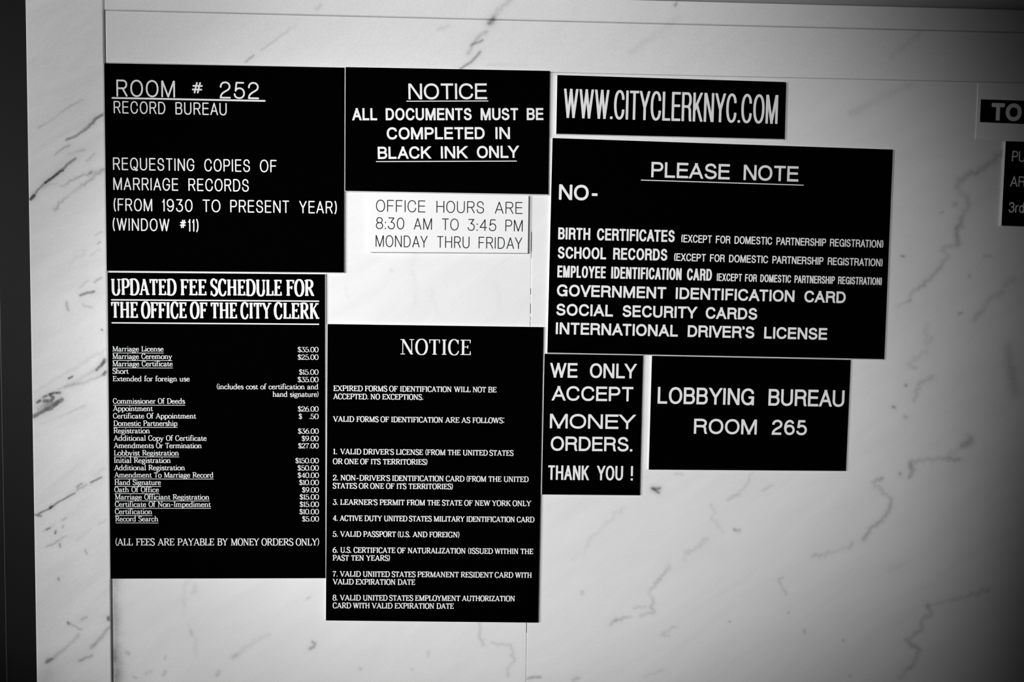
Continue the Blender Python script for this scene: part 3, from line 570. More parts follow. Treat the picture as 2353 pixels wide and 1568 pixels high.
# roman: advance, parts.  S thick stem x y0 y1, s thin stem, D thick diagonal, d thin diagonal, H hairline x0 y x1,
# f serif x y, F short serif, k beak x y dy, c stressed curve, o dot
O_ = 'c M 34 101 h 62 50 v 34 -1 h 6 50 v 34 101 L 35 101'
ROMAN = {
    'A': (72, 'd 8 0 35 100;D 34 100 63 0;H 18 32 54;f 8 0;f 63 0'),
    'B': (64, 'S 15 0 100;f 13 0;f 13 100;c M 15 99 L 33 99 h 53 77 v 33 53 L 15 53;c M 33 53 h 59 27 v 33 1 L 15 1'),
    'C': (63, 'e M 54 76 C 51 92 44 101 34 101 h 7 50 v 35 -1 C 46 -1 53 8 57 24;k 55 98 -28'),
    'D': (73, 'S 15 0 100;f 13 0;f 13 100;c M 15 99 L 33 99 h 67 50 v 33 1 L 15 1'),
    'E': (60, 'S 15 0 100;f 13 0;f 13 100;H 15 98 53;H 15 52 40;H 15 2 54;k 53 99 -22;k 40 62 -20;k 54 1 24'),
    'F': (57, 'S 15 0 100;f 15 0;f 13 100;H 15 98 53;H 15 51 40;k 53 99 -22;k 40 61 -20'),
    'G': (74, 'e M 59 76 C 56 92 48 101 37 101 h 7 50 v 38 -1 C 48 -1 56 2 60 8;k 60 98 -26;S 61 4 40;f 61 41'),
    'H': (76, 'S 15 0 100;S 61 0 100;H 15 52 61;f 15 0;f 15 100;f 61 0;f 61 100'),
    'I': (32, 'S 16 0 100;f 16 0;f 16 100'),
    'J': (40, 'S 26 18 100;f 26 100;e M 26 20 v 10 -6;o 7 4'),
    'K': (71, 'S 15 0 100;d 58 99 16 44;D 30 60 62 0;f 15 0;f 15 100;f 57 100;f 62 0'),
    'L': (58, 'S 15 0 100;f 13 0;f 15 100;H 15 2 53;k 53 1 30'),
    'M': (90, 's 14 0 100;D 15 100 44 4;d 44 4 73 100;S 75 0 100;f 14 0;F 11 100;f 75 0;F 78 100'),
    'N': (77, 's 14 0 100;D 15 99 62 2;s 62 0 100;f 14 0;F 11 100;f 62 100'),
    'O': (68, O_),
    'P': (61, 'S 15 0 100;f 15 0;f 13 100;c M 15 99 L 33 99 h 57 73 v 33 47 L 15 47'),
    'Q': (68, O_ + ';D 36 22 62 -14'),
    'R': (68, 'S 15 0 100;f 15 0;f 13 100;c M 15 99 L 33 99 h 55 75 v 33 51 L 15 51;D 34 51 58 6;H 56 2 67'),
    'S': (56, 'm M 46 78 C 44 94 36 101 27 101 h 8 77 C 8 52 50 54 50 25 v 28 -1 C 17 -1 9 8 7 24;k 47 99 -24;k 7 1 24'),
    'T': (64, 'S 32 0 100;H 6 98 58;k 6 99 -24;k 58 99 -24;f 32 0'),
    'U': (74, 'S 15 30 100;c M 15 32 v 39 -1 h 62 32;s 62 30 100;f 15 100;f 62 100'),
    'V': (70, 'D 8 100 36 0;d 36 0 63 100;f 8 100;f 63 100'),
    'W': (98, 'D 8 100 30 0;d 30 0 49 100;D 49 100 69 0;d 69 0 90 100;f 8 100;f 49 100;f 90 100'),
    'X': (70, 'D 9 100 60 0;d 60 100 9 0;f 10 100;f 60 100;f 10 0;f 60 0'),
    'Y': (68, 'D 8 100 34 48;d 61 100 34 48;S 34 0 50;f 8 100;f 61 100;f 34 0'),
    'Z': (62, 'D 52 98 9 2;H 9 98 53;H 8 2 54;k 9 99 -22;k 54 1 22'),
    '0': (60, 'c M 30 99 h 54 49 v 30 -1 h 6 49 v 30 99 L 31 99'),
    '1': (30, 'S 17 0 99;H 4 84 17;f 17 0'),
    '2': (56, 'c M 8 74 v 27 99 h 47 73 C 47 48 12 30 6 3;H 6 4 50;H 6 8 49;k 50 2 18'),
    '3': (56, 'H 8 97 46;d 46 96 24 60;c M 24 60 C 40 62 50 48 50 30 v 26 -1 C 14 -1 8 8 7 18;o 9 18'),
    '4': (58, 'S 42 0 99;d 42 98 6 28;H 6 28 53;f 42 0'),
    '5': (56, 'H 12 96 46;s 12 52 98;c M 12 54 C 20 62 50 66 50 30 v 26 -1 C 14 -1 8 8 7 18;o 9 18'),
    '6': (58, 'c M 44 96 C 22 92 7 66 7 36 v 29 -1 h 51 30 v 30 60 h 9 34'),
    '7': (54, 'H 7 96 48;H 7 92 48;d 48 95 22 40;S 22 0 42;k 7 97 -20'),
    '8': (58, 'c M 29 53 h 9 77 v 29 99 h 49 77 v 29 53 h 52 26 v 29 -1 h 6 26 v 29 53 L 30 53'),
    '9': (58, 'c M 14 2 C 36 6 51 32 51 62 v 29 99 h 7 68 v 28 38 h 49 64'),
    '$': (54, 'm M 46 78 C 44 92 36 98 27 98 h 9 76 C 9 52 48 54 48 26 v 28 2 C 17 2 9 9 7 22;s 27 -8 108;k 46 92 -22;k 8 6 22'),
    '.': (22, 'o 11 5'),
    ':': (26, 'o 12 14;o 12 92'),
    '-': (46, 'H 6 40 40;H 6 37 40'),
    "'": (14, 'd 8 100 5 74'),
    '(': (26, 'p M 22 106 C 4 82 4 22 22 -6'),
    ')': (26, 'p M 4 106 C 22 82 22 22 4 -6'),
    'a': (52, 'S 36 6 46;e M 9 50 v 24 64 h 36 44;c M 36 36 C 20 36 7 30 7 16 v 20 -1 C 30 -1 36 10 36 14;e M 36 8 v 49 3'),
    'b': (58, 'S 13 0 104;H 4 102 13;c M 13 44 v 32 64 h 52 31 v 32 -1 h 13 18'),
    'c': (50, 'e M 43 48 C 41 58 34 64 27 64 h 7 31 v 28 -1 C 36 -1 42 6 45 15;o 42 49'),
    'd': (60, 'S 45 0 104;H 36 102 45;c M 45 44 v 26 64 h 7 31 v 26 -1 h 45 18;H 45 2 56'),
    'e': (52, 'H 9 36 44;e M 44 36 v 27 64 h 7 31 v 29 -1 C 37 -1 43 7 45 15'),
    'f': (36, 'S 14 0 82;e M 14 80 v 28 105;o 33 98;H 4 61 29;f 14 0'),
    'g': (54, 'c M 25 64 h 42 44 v 25 24 h 8 44 v 25 64 L 26 64;e M 14 27 C 4 16 10 8 24 7 C 50 6 50 -14 42 -22 C 32 -32 4 -30 6 -14 C 7 -4 16 2 24 6;H 36 60 49'),
    'h': (62, 'S 13 0 104;H 4 102 13;e M 13 42 v 32 64 h 47 42;S 47 0 44;f 13 0;f 47 0'),
    'i': (28, 'S 14 0 63;H 5 61 14;f 14 0;o 13 88'),
    'k': (58, 'S 13 0 104;d 46 62 14 28;D 24 36 48 0;f 13 0;f 48 0;f 46 63'),
    'l': (28, 'S 14 0 104;H 5 102 14;f 14 0'),
    'm': (92, 'S 13 0 63;H 4 61 13;e M 13 42 v 30 64 h 45 42;S 45 0 44;e M 45 42 v 62 64 h 77 42;S 77 0 44;f 13 0;f 45 0;f 77 0'),
    'n': (62, 'S 13 0 63;H 4 61 13;e M 13 42 v 32 64 h 47 42;S 47 0 44;f 13 0;f 47 0'),
    'o': (56, 'c M 28 64 h 50 31 v 28 -1 h 6 31 v 28 64 L 29 64'),
    'p': (58, 'S 13 -30 63;H 4 61 13;c M 13 44 v 32 64 h 52 31 v 32 -1 h 13 18;f 13 -30'),
    'r': (42, 'S 13 0 63;H 4 61 13;e M 13 42 v 30 63;o 34 57;f 13 0'),
    's': (44, 'm M 36 50 C 35 60 29 64 22 64 h 8 49 C 8 34 38 36 38 16 v 22 -1 C 14 -1 8 5 7 14'),
    't': (36, 'S 14 12 78;H 3 61 30;e M 14 14 v 24 1 C 28 1 31 4 33 9'),
    'u': (62, 'S 13 16 63;H 4 61 13;e M 13 20 v 27 -1 h 47 20;S 47 0 63;H 38 61 47;H 47 2 58'),
    ' ': (34, ''),
    'x': (56, 'D 10 62 46 0;d 46 62 9 0;F 10 62;F 46 62;F 10 0;F 46 0'),
    'y': (56, 'D 9 63 28 2;d 48 63 28 2;e M 28 2 C 24 -16 18 -28 8 -27;F 9 63;F 48 63;o 9 -25'),
}


class Ink:
    """collects flat ribbons in sign coordinates (x right, z up, millimetres)"""

    def __init__(self):
        self.v, self.f, self.n = [], [], 0

    def poly(self, pts, lift):
        b = len(self.v)
        self.v += [(p[0], p[1], lift) for p in pts]
        self.f.append(list(range(b, b + len(pts))))

    def ribbon(self, pts, wid, cap='butt', lo=None, hi=None, rad=0.0, inset=0.5, tol=0.3):
        P = [pts[0]]
        Wd = [wid[0]]
        for p, w in zip(pts[1:], wid[1:]):
            if math.hypot(p[0] - P[-1][0], p[1] - P[-1][1]) > 1e-4:
                P.append(p)
                Wd.append(w)
        if len(P) < 2:
            return
        self.n += 1
        lift = 0.05 + 0.006 * (self.n % 9)
        n = len(P)
        D = []
        for i in range(n - 1):
            dx, dy = P[i + 1][0] - P[i][0], P[i + 1][1] - P[i][1]
            l = math.hypot(dx, dy)
            D.append((dx / l, dy / l))
        Lp, Rp = [], []
        for i in range(n):
            a, c = D[max(0, i - 1)], D[min(n - 2, i)]
            mx, my = -(a[1] + c[1]), a[0] + c[0]
            l = math.hypot(mx, my) or 1.0
            mx, my = mx / l, my / l
            k = Wd[i] / 2 / max(0.45, mx * -c[1] + my * c[0])
            Lp.append((P[i][0] + mx * k, P[i][1] + my * k))
            Rp.append((P[i][0] - mx * k, P[i][1] - my * k))
        caps = []
        for end in (0, n - 1):
            d = D[0] if end == 0 else D[-1]
            if end == 0:
                d = (-d[0], -d[1])
            le, re, w = Lp[end], Rp[end], Wd[end]
            if cap == 'round':
                c0 = P[end]
                a0 = math.atan2(le[1] - c0[1], le[0] - c0[0])
                sgn = -1 if end else 1
                caps.append([le] + [(c0[0] + w / 2 * math.cos(a0 + sgn * math.pi * k / 6),
                                     c0[1] + w / 2 * math.sin(a0 + sgn * math.pi * k / 6)) for k in range(1, 6)] + [re])
                continue
            if abs(d[1]) > 0.35:
                lim = None
                if lo is not None and d[1] < 0 and abs(P[end][1] - lo - w * inset) < w * tol:
                    lim = lo
                elif hi is not None and d[1] > 0 and abs(hi - w * inset - P[end][1]) < w * tol:
                    lim = hi
                if lim is not None:
                    tl, tr = (lim - le[1]) / d[1], (lim - re[1]) / d[1]
                    le = (le[0] + d[0] * tl, le[1] + d[1] * tl)
                    re = (re[0] + d[0] * tr, re[1] + d[1] * tr)
            else:
                le = (le[0] + d[0] * w / 2 * (cap == 'square'), le[1] + d[1] * w / 2 * (cap == 'square'))
                re = (re[0] + d[0] * w / 2 * (cap == 'square'), re[1] + d[1] * w / 2 * (cap == 'square'))
            r = rad * w
            if r > 0:
                ex, ey = re[0] - le[0], re[1] - le[1]
                l = math.hypot(ex, ey)
                ex, ey = ex / l * r, ey / l * r
                dx, dy = d[0] * r, d[1] * r
                ls, rs = (le[0] - dx, le[1] - dy), (re[0] - dx, re[1] - dy)
                caps.append([ls, (le[0] - .29 * dx + .29 * ex, le[1] - .29 * dy + .29 * ey), (le[0] + ex, le[1] + ey),
                             (re[0] - ex, re[1] - ey), (re[0] - .29 * dx - .29 * ex, re[1] - .29 * dy - .29 * ey), rs])
                le, re = ls, rs
            Lp[end], Rp[end] = le, re
        b = len(self.v)
        for i in range(n):   # the ribbon climbs a hair so that it never coincides with itself where it crosses
            self.v.append((Lp[i][0], Lp[i][1], lift + 0.0025 * i / n))
            self.v.append((Rp[i][0], Rp[i][1], lift + 0.0025 * i / n))
        for i in range(n - 1):
            self.f.append([b + 2 * i, b + 2 * i + 1, b + 2 * i + 3, b + 2 * i + 2])
        for c in caps:
            self.poly(c, lift + 0.0012)

    def disc(self, x, y, r, square=False):
        self.n += 1
        lift = 0.05 + 0.006 * (self.n % 9)
        k = 12
        self.poly([(x + r * math.cos(2 * math.pi * i / k), y + r * math.sin(2 * math.pi * i / k)) for i in range(k)], lift)

    def build(self, name, mat, parent, depth):
        """depth = distance of the sign's face from the wall in mm"""
        me = bpy.data.meshes.new(name)
        vs = [(x / 1000, -(depth + l) / 1000, z / 1000) for x, z, l in self.v]
        fs = []
        for f in self.f:
            a = 0.0
            for i in range(len(f)):
                p, q = self.v[f[i]], self.v[f[(i + 1) % len(f)]]
                a += p[0] * q[1] - q[0] * p[1]
            fs.append(f if a > 0 else f[::-1])
        me.from_pydata(vs, [], fs)
        me.materials.append(mat)
        o = bpy.data.objects.new(name, me)
        COL.objects.link(o)
        o.parent = parent
        return o


def split_corners(pl):
    out, cur = [], [pl[0]]
    for i in range(1, len(pl)):
        cur.append(pl[i])
        if i < len(pl) - 1:
            a = math.atan2(pl[i][1] - pl[i - 1][1], pl[i][0] - pl[i - 1][0])
            b = math.atan2(pl[i + 1][1] - pl[i][1], pl[i + 1][0] - pl[i][0])
            if abs((b - a + math.pi) % (2 * math.pi) - math.pi) > 0.6:
                out.append(cur)
                cur = [pl[i]]
    out.append(cur)
    return out


SPACING = {'round': 0.17, 'heavy': 0.088}
STRESS = {  # roman styles: thick, thin, serif half length, serif thickness (in cap heights)
    'serifbold': (.178, .088, .128, .088),
    'serifsmall': (.150, .084, .130, .080),
    'serifmid': (.145, .080, .128, .072),
    'seriftext': (.180, .105, .130, .100),
    'serifbig': (.150, .055, .128, .050),
}


def place(p0, p1):
    dx, dz = p1[0] - p0[0], p1[1] - p0[1]
    l = math.hypot(dx, dz)
    ux, uz = dx / l, dz / l
    return l, lambda x, y: (p0[0] + ux * x - uz * y, p0[1] + uz * x + ux * y)


def sans_word(ink, text, p0, p1, cap, pen, style):
    G = SANS_BOLD if style == 'heavy' else SANS
    width, at = place(p0, p1)
    sp = SPACING[style]
    A = B = 0.0
    for i, ch in enumerate(text):
        w = G[ch][0]
        if w:
            A += w * cap
        else:
            B += pen
        if i < len(text) - 1:
            A += gap(text[i], text[i + 1], sp) * cap
    sx = (width - B) / A if A else 1.0
    x = 0.0
    for i, ch in enumerate(text):
        w, d = G[ch]
        gw = w * cap * sx if w else pen
        for pl in path(d):
            q = [(x + pen / 2 + px / 100 * (gw - pen), pen / 2 + py / 100 * (cap - pen)) for px, py in pl]
            if style == 'round':
                if ch in '.:!' and len(q) == 2 and abs(q[0][1] - q[1][1]) < cap * .1:
                    ink.disc(*at(q[0][0], (q[0][1] + q[1][1]) / 2), pen * .7)
                    continue
                for s in split_corners(q):
                    ink.ribbon([at(*p) for p in s], [pen] * len(s), 'round')
            else:
                pn = pen
                if ch in '.:!' and abs(q[0][1] - q[1][1]) < cap * .1:
                    cy = (q[0][1] + q[1][1]) / 2
                    q = [(q[0][0], cy - pen * .53), (q[1][0], cy + pen * .53)]
                    pn = pen * 1.05
                R = Ink()
                R.n = ink.n
                closed = len(q) > 4 and math.hypot(q[0][0] - q[-1][0], q[0][1] - q[-1][1]) < cap * .05
                if closed:
                    q = q[:-1] + [q[0], q[1]] if abs(q[0][1] - q[-1][1]) < cap * .01 else q
                    R.ribbon(q, [pn] * len(q), 'butt')
                else:
                    R.ribbon(q, [pn] * len(q), 'square' if ch not in '.:!()\'CGS235693' else 'butt', 0.0, cap, 0.19)
                b = len(ink.v)
                ink.v += [at(vx, vy) + (vl,) for vx, vy, vl in R.v]
                ink.f += [[b + k for k in f] for f in R.f]
                ink.n = R.n
        x += gw
        if i < len(text) - 1:
            x += gap(ch, text[i + 1], sp) * cap * sx


def gap(a, b, sp):
    t = a + b
    if t in ('LY', 'AY', 'YA', 'TA', 'AT', 'AV', 'VA', 'LT', 'PA', 'FA'):
        return sp - 0.09
    if t in ('RT', 'RY', 'TO', 'AC', 'OA', 'CA', 'AU', 'AW', 'YO', 'KY', 'TY', 'YC', 'AG', 'EA', 'RA', 'EY', 'EV', 'IV', 'OV', 'VE'):
        return sp - 0.035
    if a in 'IHNMU' and b in 'IHNMUBDEFKLPR':
        return sp + 0.03
    return sp


TRACK = {'serifbold': 6, 'serifbig': 4, 'seriftext': 2}


def roman_word(ink, text, p0, p1, cap, style):
    T, t, sh, st = STRESS[style]
    width, at = place(p0, p1)
    tr = TRACK.get(style, 0)
    adv = sum(ROMAN[c][0] + tr for c in text) - tr
    sx = width / (adv - 4.0) * 100.0 / cap
    T, t, st = T * cap, t * cap, st * cap
    T *= min(1.0, 0.55 + 0.45 * sx)
    x0 = -2.0

    def X(x, y):
        return ((x0 + x) / 100 * cap * sx, y / 100 * cap)

    out, ink = ink, Ink()
    ink.n = out.n
    for ch in text:
        a, parts = ROMAN[ch]
        for part in parts.split(';') if parts else ():
            k, rest = part.split(' ', 1)
            if k in 'SsDdHfFko':
                q = [float(v) for v in rest.split()]
            if k in 'Ss':
                w = T if k == 'S' else t * 1.05
                ink.ribbon([X(q[0], q[1]), X(q[0], q[2])], [w, w])
            elif k in 'Dd':
                w = T * .98 if k == 'D' else t * 1.05
                ink.ribbon([X(q[0], q[1]), X(q[2], q[3])], [w, w], 'butt', 0.0, cap, 0.0, 0.0, 0.6)
            elif k == 'H':
                h = t / cap * 50
                y = min(max(q[1], h), 100 - h) if -1 <= q[1] <= 100 else q[1]
                ink.ribbon([X(q[0], y), X(q[2], y)], [t, t])
            elif k in 'fF':
                y = q[1] + (st / cap * 50 if q[1] in (0, -30) else -st / cap * 50)
                hw = sh * 100 * (.72 if k == 'F' else 1)
                hw = max(hw, (T / 2 / (cap * sx)) * 100 + 4)
                hw -= st / cap / sx * 50
                ink.ribbon([X(q[0] - hw, y), X(q[0] + hw, y)], [st, st], 'round')
            elif k == 'k':
                ink.ribbon([X(q[0], q[1]), X(q[0], q[1] + q[2])], [t * 1.45, t * .8])
            elif k == 'o':
                ink.disc(*X(q[0], q[1] + 2), max(T * .52, t * .75))
            else:
                for pl in path(rest):
                    P = [X(*p) for p in pl]
                    n = len(P)
                    W = []
                    for i in range(n):
                        a_, b_ = P[max(0, i - 1)], P[min(n - 1, i + 1)]
                        l = math.hypot(b_[0] - a_[0], b_[1] - a_[1]) or 1
                        s = abs(b_[1] - a_[1]) / l
                        u = i / (n - 1)
                        if k == 'c':
                            w = t + (T - t) * s ** 1.4
                        elif k == 'e':
                            w = t + (T - t) * s ** 1.4 * min(1, 4.5 * u * (1 - u) + .1)
                        elif k == 'm':
                            w = t + (T - t) * max(0, math.sin(math.pi * u)) ** 2
                        else:
                            w = t * (.8 + .5 * math.sin(math.pi * u))
                        W.append(w)
                    ink.ribbon(P, W, 'round')
        x0 += a + tr
    b = len(out.v)
    out.v += [at(vx, vy) + (vl,) for vx, vy, vl in ink.v]
    out.f += [[b + k for k in f] for f in ink.f]
    out.n = ink.n


def text_line(parent, name, mat, depth, style, cap, pen, words):
    ink = Ink()
    for w, x0, z0, x1, z1 in words:
        if style in SPACING:
            sans_word(ink, w, (x0, z0), (x1, z1), cap, pen, style)
        else:
            roman_word(ink, w, (x0, z0), (x1, z1), cap, style)
    return ink.build(name, mat, parent, depth)


# ------------------------------------------------------------------ helpers
def link(o, parent=None):
    COL.objects.link(o)
    if parent:
        o.parent = parent
    return o


def mesh_obj(name, vs, fs, mat, parent=None):
    me = bpy.data.meshes.new(name)
    me.from_pydata(vs, [], fs)
    me.materials.append(mat)
    me.update()
    return link(bpy.data.objects.new(name, me), parent)


def box(name, x0, x1, y0, y1, z0, z1, mat, parent=None, bevel=0.0):
    """millimetres; y0 is the side towards the viewer"""
    vs = [(x / 1000, y / 1000, z / 1000) for x in (x0, x1) for y in (y0, y1) for z in (z0, z1)]
    fs = [(0, 1, 3, 2), (4, 6, 7, 5), (0, 4, 5, 1), (2, 3, 7, 6), (0, 2, 6, 4), (1, 5, 7, 3)]
    o = mesh_obj(name, vs, fs, mat, parent)
    if bevel:
        b = o.modifiers.new('bevel', 'BEVEL')
        b.width = bevel / 1000
        b.segments = 3
    return o


def empty(name, loc=(0, 0, 0)):
    o = bpy.data.objects.new(name, None)
    o.empty_display_size = 0.02
    o.location = loc
    return link(o)


rng = np.random.default_rng(7)


def axis(lo, hi, fine_lo, fine_hi, step):
    a = [lo] if lo < fine_lo - 1 else []
    f = np.arange(max(lo, fine_lo), min(hi, fine_hi), step)
    b = [hi]
    return np.array(a + list(f) + b)


def slab(name, x0, x1, z0, z1, yf, yb, surface, mat, parent=None, round_edge=0.6, step=1.25):
    """a marble slab: fine front grid carrying the veins, rounded arrises, solid to the back (mm)"""
    e = round_edge
    xs, zs = axis(x0 + e, x1 - e, -640, 740, step), axis(z0 + e, z1 - e, -500, 420, step)
    # arris: two extra rows each side
    xs = np.concatenate([[x0, x0, x0 + .3 * e], xs, [x1 - .3 * e, x1, x1]])
    zs = np.concatenate([[z0, z0, z0 + .3 * e], zs, [z1 - .3 * e, z1, z1]])
    nx, nz = len(xs), len(zs)
    dx = np.zeros(nx)
    dz = np.zeros(nz)
    for d in (dx, dz):
        d[1] = d[-2] = e
        d[2] = d[-3] = .3 * e
        d[0] = d[-1] = yb - yf
    GX, GZ = np.meshgrid(xs, zs, indexing='ij')
    Y = yf + np.maximum(dx[:, None], dz[None, :])
    vein = np.zeros((nx, nz))
    for s, dark, w, pts in VEINS:
        if s != surface:
            continue
        P = np.array(pts, float)
        # natural wobble along the vein
        Q = [P[0]]
        for a, b in zip(P[:-1], P[1:]):
            k = max(1, int(np.hypot(*(b - a)) / 3.0))
            for i in range(1, k + 1):
                j = rng.normal(0, min((0.42 if surface == 'W' else 0.28) * w, 1.1) if dark < .45 else .3, 2) if i < k else 0
                Q.append(a + (b - a) * i / k + j)
        Q = np.array(Q)
        pad = 2.4 * w + 2
        ix = np.where((xs >= Q[:, 0].min() - pad) & (xs <= Q[:, 0].max() + pad))[0]
        iz = np.where((zs >= Q[:, 1].min() - pad) & (zs <= Q[:, 1].max() + pad))[0]
        if not len(ix) or not len(iz):
            continue
        gx, gz = GX[np.ix_(ix, iz)], GZ[np.ix_(ix, iz)]
        best = np.full(gx.shape, 1e9)
        along = np.ones(gx.shape)
        fade = np.interp(np.arange(len(Q)), np.arange(0, len(Q) + 5, 4), rng.uniform(.45, 1.15, len(np.arange(0, len(Q) + 5, 4))))
        if len(Q) < 6 or dark >= .45:
            fade[:] = 1
        for i, (a, b) in enumerate(zip(Q[:-1], Q[1:])):
            v = b - a
            L2 = v @ v + 1e-9
            t = np.clip(((gx - a[0]) * v[0] + (gz - a[1]) * v[1]) / L2, 0, 1)
            d = np.hypot(gx - a[0] - t * v[0], gz - a[1] - t * v[1])
            lw = 1 if w > 7 else rng.uniform(.88, 1.12)
            d = d / lw
            along = np.where(d < best, fade[i], along)
            best = np.minimum(best, d)
        sharp = 4 if surface == 'P' and dark >= .4 else 2
        wide = 0.72 if surface == 'W' and dark < .45 else 0.6
        amp = dark * np.exp(-(best / (wide * w + 0.4)) ** sharp) + 0.16 * dark * np.exp(-(best / (1.6 * w + 1)) ** 2)
        amp *= along * rng.uniform(.75, 1.15, amp.shape) * (.74 if surface == 'W' else 1.12)
        sub = vein[np.ix_(ix, iz)]
        vein[np.ix_(ix, iz)] = 1 - (1 - sub) * (1 - np.clip(amp, 0, .98))
    co = np.stack([GX, Y, GZ], -1).reshape(-1, 3) / 1000
    i, j = np.meshgrid(np.arange(nx - 1), np.arange(nz - 1), indexing='ij')
    q = np.stack([i * nz + j, (i + 1) * nz + j, (i + 1) * nz + j + 1, i * nz + j + 1], -1).reshape(-1, 4)
    me = bpy.data.meshes.new(name)
    me.vertices.add(len(co))
    me.vertices.foreach_set('co', co.ravel())
    me.loops.add(q.size)
    me.loops.foreach_set('vertex_index', q.ravel().astype(np.int32))
    me.polygons.add(len(q))
    me.polygons.foreach_set('loop_start', np.arange(0, q.size, 4, dtype=np.int32))
    me.polygons.foreach_set('loop_total', np.full(len(q), 4, dtype=np.int32))
    at = me.attributes.new('vein', 'FLOAT', 'POINT')
    at.data.foreach_set('value', vein.reshape(-1).astype(np.float32))
    me.update(calc_edges=True)
    me.validate()
    me.materials.append(mat)
    o = link(bpy.data.objects.new(name, me), parent)
    return o


# ------------------------------------------------------------------ the marble wall
wall = empty('wall_back')
wall['kind'] = 'structure'
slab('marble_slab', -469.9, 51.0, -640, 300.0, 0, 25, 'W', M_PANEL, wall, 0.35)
slab('marble_slab', 51.7, 980, -640, 300.0, 0, 25, 'W', M_PANEL, wall, 0.35)
box('corner_joint', -472.5, -469.0, 0.5, 12, -640, 299.0, M_GAP, wall)
box('corner_joint', -472.5, -469.0, 0.9, 12, 300, 560, M_GAP, wall)
box('joint_filler', 50.6, 52.1, 0.25, 10, -640, 299.0, M_CAULK, wall)
for z1, z0, w in [(78.9, 69.7, .35), (102.8, 78.9, .9), (32.1, 24.5, .55), (13.0, .4, .6), (-3.4, -8, .4), (-9, -15.5, .35),
                  (-396.1, -409.1, .8), (-409.1, -640, .3)]:
    box('joint_crack', 51.25 - w / 2, 51.25 + w / 2, 0.12 if z0 > -500 else .2, .3, z0, z1,
        M_CRACK if z0 > -500 else M_GAP, wall)
box('backing', -475, 985, 26, 40, -640, 560, M_GAP, wall)

p = slab('trim_1', -564.8, -471.7, -640, 560, -1.5, 45, 'P', M_PILASTER, None, 1.8, 1.0)
p['kind'] = 'structure'
p = slab('trim_2', -470.2, 980, 300.55, 362.2, -0.4, 25, 'L', M_LINTEL, None, 0.6)
p['kind'] = 'structure'
p = slab('trim_3', -470.2, 980, 362.9, 390.6, -2.2, 25, 'L', M_LINTEL, None, 1.1)
p['kind'] = 'structure'
p = slab('trim_4', -470.2, 980, 391.1, 560, -70, 25, 'C', M_CORNICE, None, 1.5, 30)
p['kind'] = 'structure'

# the dark metal door beside the pilaster
door = empty('door_1', (-0.7, 0.03, -0.64))
door['kind'] = 'structure'


def door_part(name, x0, x1, y0, y1, z0, z1, mat, bevel=0):
    return box(name, x0 + 700, x1 + 700, y0 - 30, y1 - 30, z0 + 640, z1 + 640, mat, door, bevel)


door_part('door_frame', -622.9, -564.9, 30, 44, -640, 560, M_DOOR, 0.5)
door_part('door_leaf', -1180, -624.1, 33, 44, -640, 560, M_DOOR, 0.5)
door_part('edge_strip', -623.9, -623.3, 31, 40, -640, 560, M_EDGE)

# ------------------------------------------------------------------ the signs
SIGNS = {  # name, label, category, widths of the white bevel (left, top, right, bottom) in mm
    'room': ('room_sign', 'large black sign headed ROOM # 252, upper left beside the marble pilaster', (0, .25, .1, .2)),
    'ink': ('notice_sign', 'black notice about using black ink only, right beside the large room number sign', (1.0, .1, .4, .8)),
    'hours': ('hours_sign', 'small white sign with black lettering giving the office hours, under the black ink notice', (0, 0, 0, 0)),
    'www': ('web_address_sign', 'low wide black sign with one line of tall condensed letters, a web address', (.5, .2, .2, .3)),
    'note': ('please_note_sign', 'widest black sign, headed PLEASE NOTE, under the web address sign', (1.0, .4, .2, .9)),
    'only': ('payment_sign', 'narrow upright black sign asking for money orders and ending in THANK YOU', (.6, .3, .3, .2)),
    'lobby': ('bureau_sign', 'black sign for the lobbying bureau in room 265, under the please note sign', (.8, .4, .2, .2)),
    'fee': ('fee_schedule_sign', 'tall black fee schedule with a column of prices in white roman letters, lower left', (0, .7, .9, .2)),
    'valid': ('identification_sign', 'tall black notice with eight numbered paragraphs in roman capitals, lower middle', (.9, .4, .25, .2)),
    'to': ('paper_sign', 'pale sheet with a black band reading TO, cut by the right edge of the photo', (0, 0, 0, 0)),
    'pu': ('directory_sign', 'black sign with thin grey-white letters under the pale sheet at the right edge', (.9, .1, .2, .4)),
}


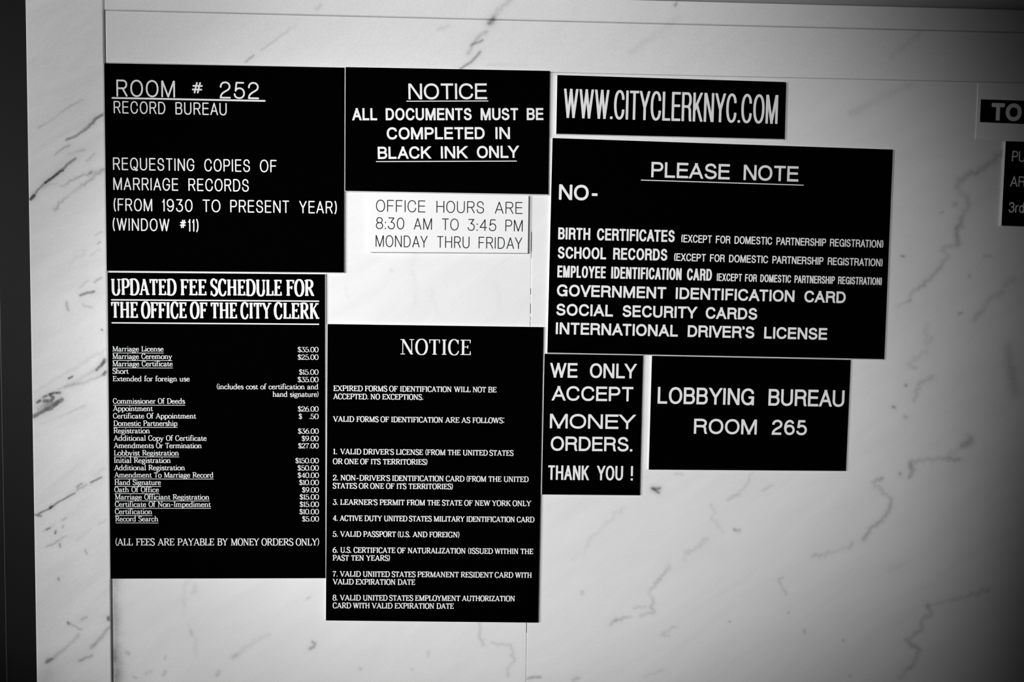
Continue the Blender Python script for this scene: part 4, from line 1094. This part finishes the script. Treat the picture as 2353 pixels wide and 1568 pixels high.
def offset_quad(q, d):
    """push each side of the quad (TL, TR, BR, BL) outwards by d = (left, top, right, bottom)"""
    (tl, tr, br, bl) = q
    L_, T_, R_, B_ = d
    return [(tl[0] - L_, tl[1] + T_), (tr[0] + R_, tr[1] + T_), (br[0] + R_, br[1] - B_), (bl[0] - L_, bl[1] - B_)]


def prism(name, rings, mat, parent):
    """rings: list of (quad, distance from wall in mm) from the front to the back"""
    vs, fs = [], [(3, 2, 1, 0)]
    for q, d in rings:
        vs += [(x / 1000, -d / 1000, z / 1000) for x, z in q]
    for r in range(len(rings) - 1):
        for k in range(4):
            a, b = r * 4 + k, r * 4 + (k + 1) % 4
            fs.append((a, b, b + 4, a + 4))
    n = len(vs)
    fs.append((n - 4, n - 3, n - 2, n - 1))
    return mesh_obj(name, vs, fs, mat, parent)


for key, d in SIGN_DATA.items():
    name, label, bev = SIGNS[key]
    th = d['th']
    q = d['q']
    root = empty(name, (d['c'][0] / 1000, 0, d['c'][1] / 1000))
    root['label'] = label
    root['category'] = 'sign'
    root['group'] = 'signs on the marble wall'
    face_at = th
    if key == 'hours':
        prism('panel', [(q, th), (q, 0.05)], M_WHITE, root)
    elif key == 'to':
        prism('sheet', [(q, th), (q, 0.05)], M_PAPER, root)
        bq = BAND
        b = prism('band', [(bq, th + .12), (bq, th)], M_BLACK, root)
        b['label'] = 'black band'
        face_at = th + .12
    else:
        o = prism('panel', [(q, th - .3), (offset_quad(q, bev), th - .3 - max(bev)), (offset_quad(q, bev), 0.05)], M_CORE, root)
        o['label'] = 'white core showing at the edge'
        prism('face', [(q, th), (q, th - .3)], M_BLACK, root)
    mat = M_INK if key == 'hours' else M_LETTER
    for l in d['t']:
        if l[0] == 'U':
            ink = Ink()
            x0, z0, x1, z1 = l[2]
            ink.ribbon([(x0, z0), (x1, z1)], [l[1], l[1]], 'round')
            ink.build('underline', mat, root, face_at)
        else:
            nm, style, cap, pen, words = l
            # widely spaced heading words are pieces of their own
            for part in ([words] if words[0][0] != 'ROOM' or len(words) != 3 else [[w] for w in words]):
                text_line(root, nm, mat, face_at, style, cap, pen, part)
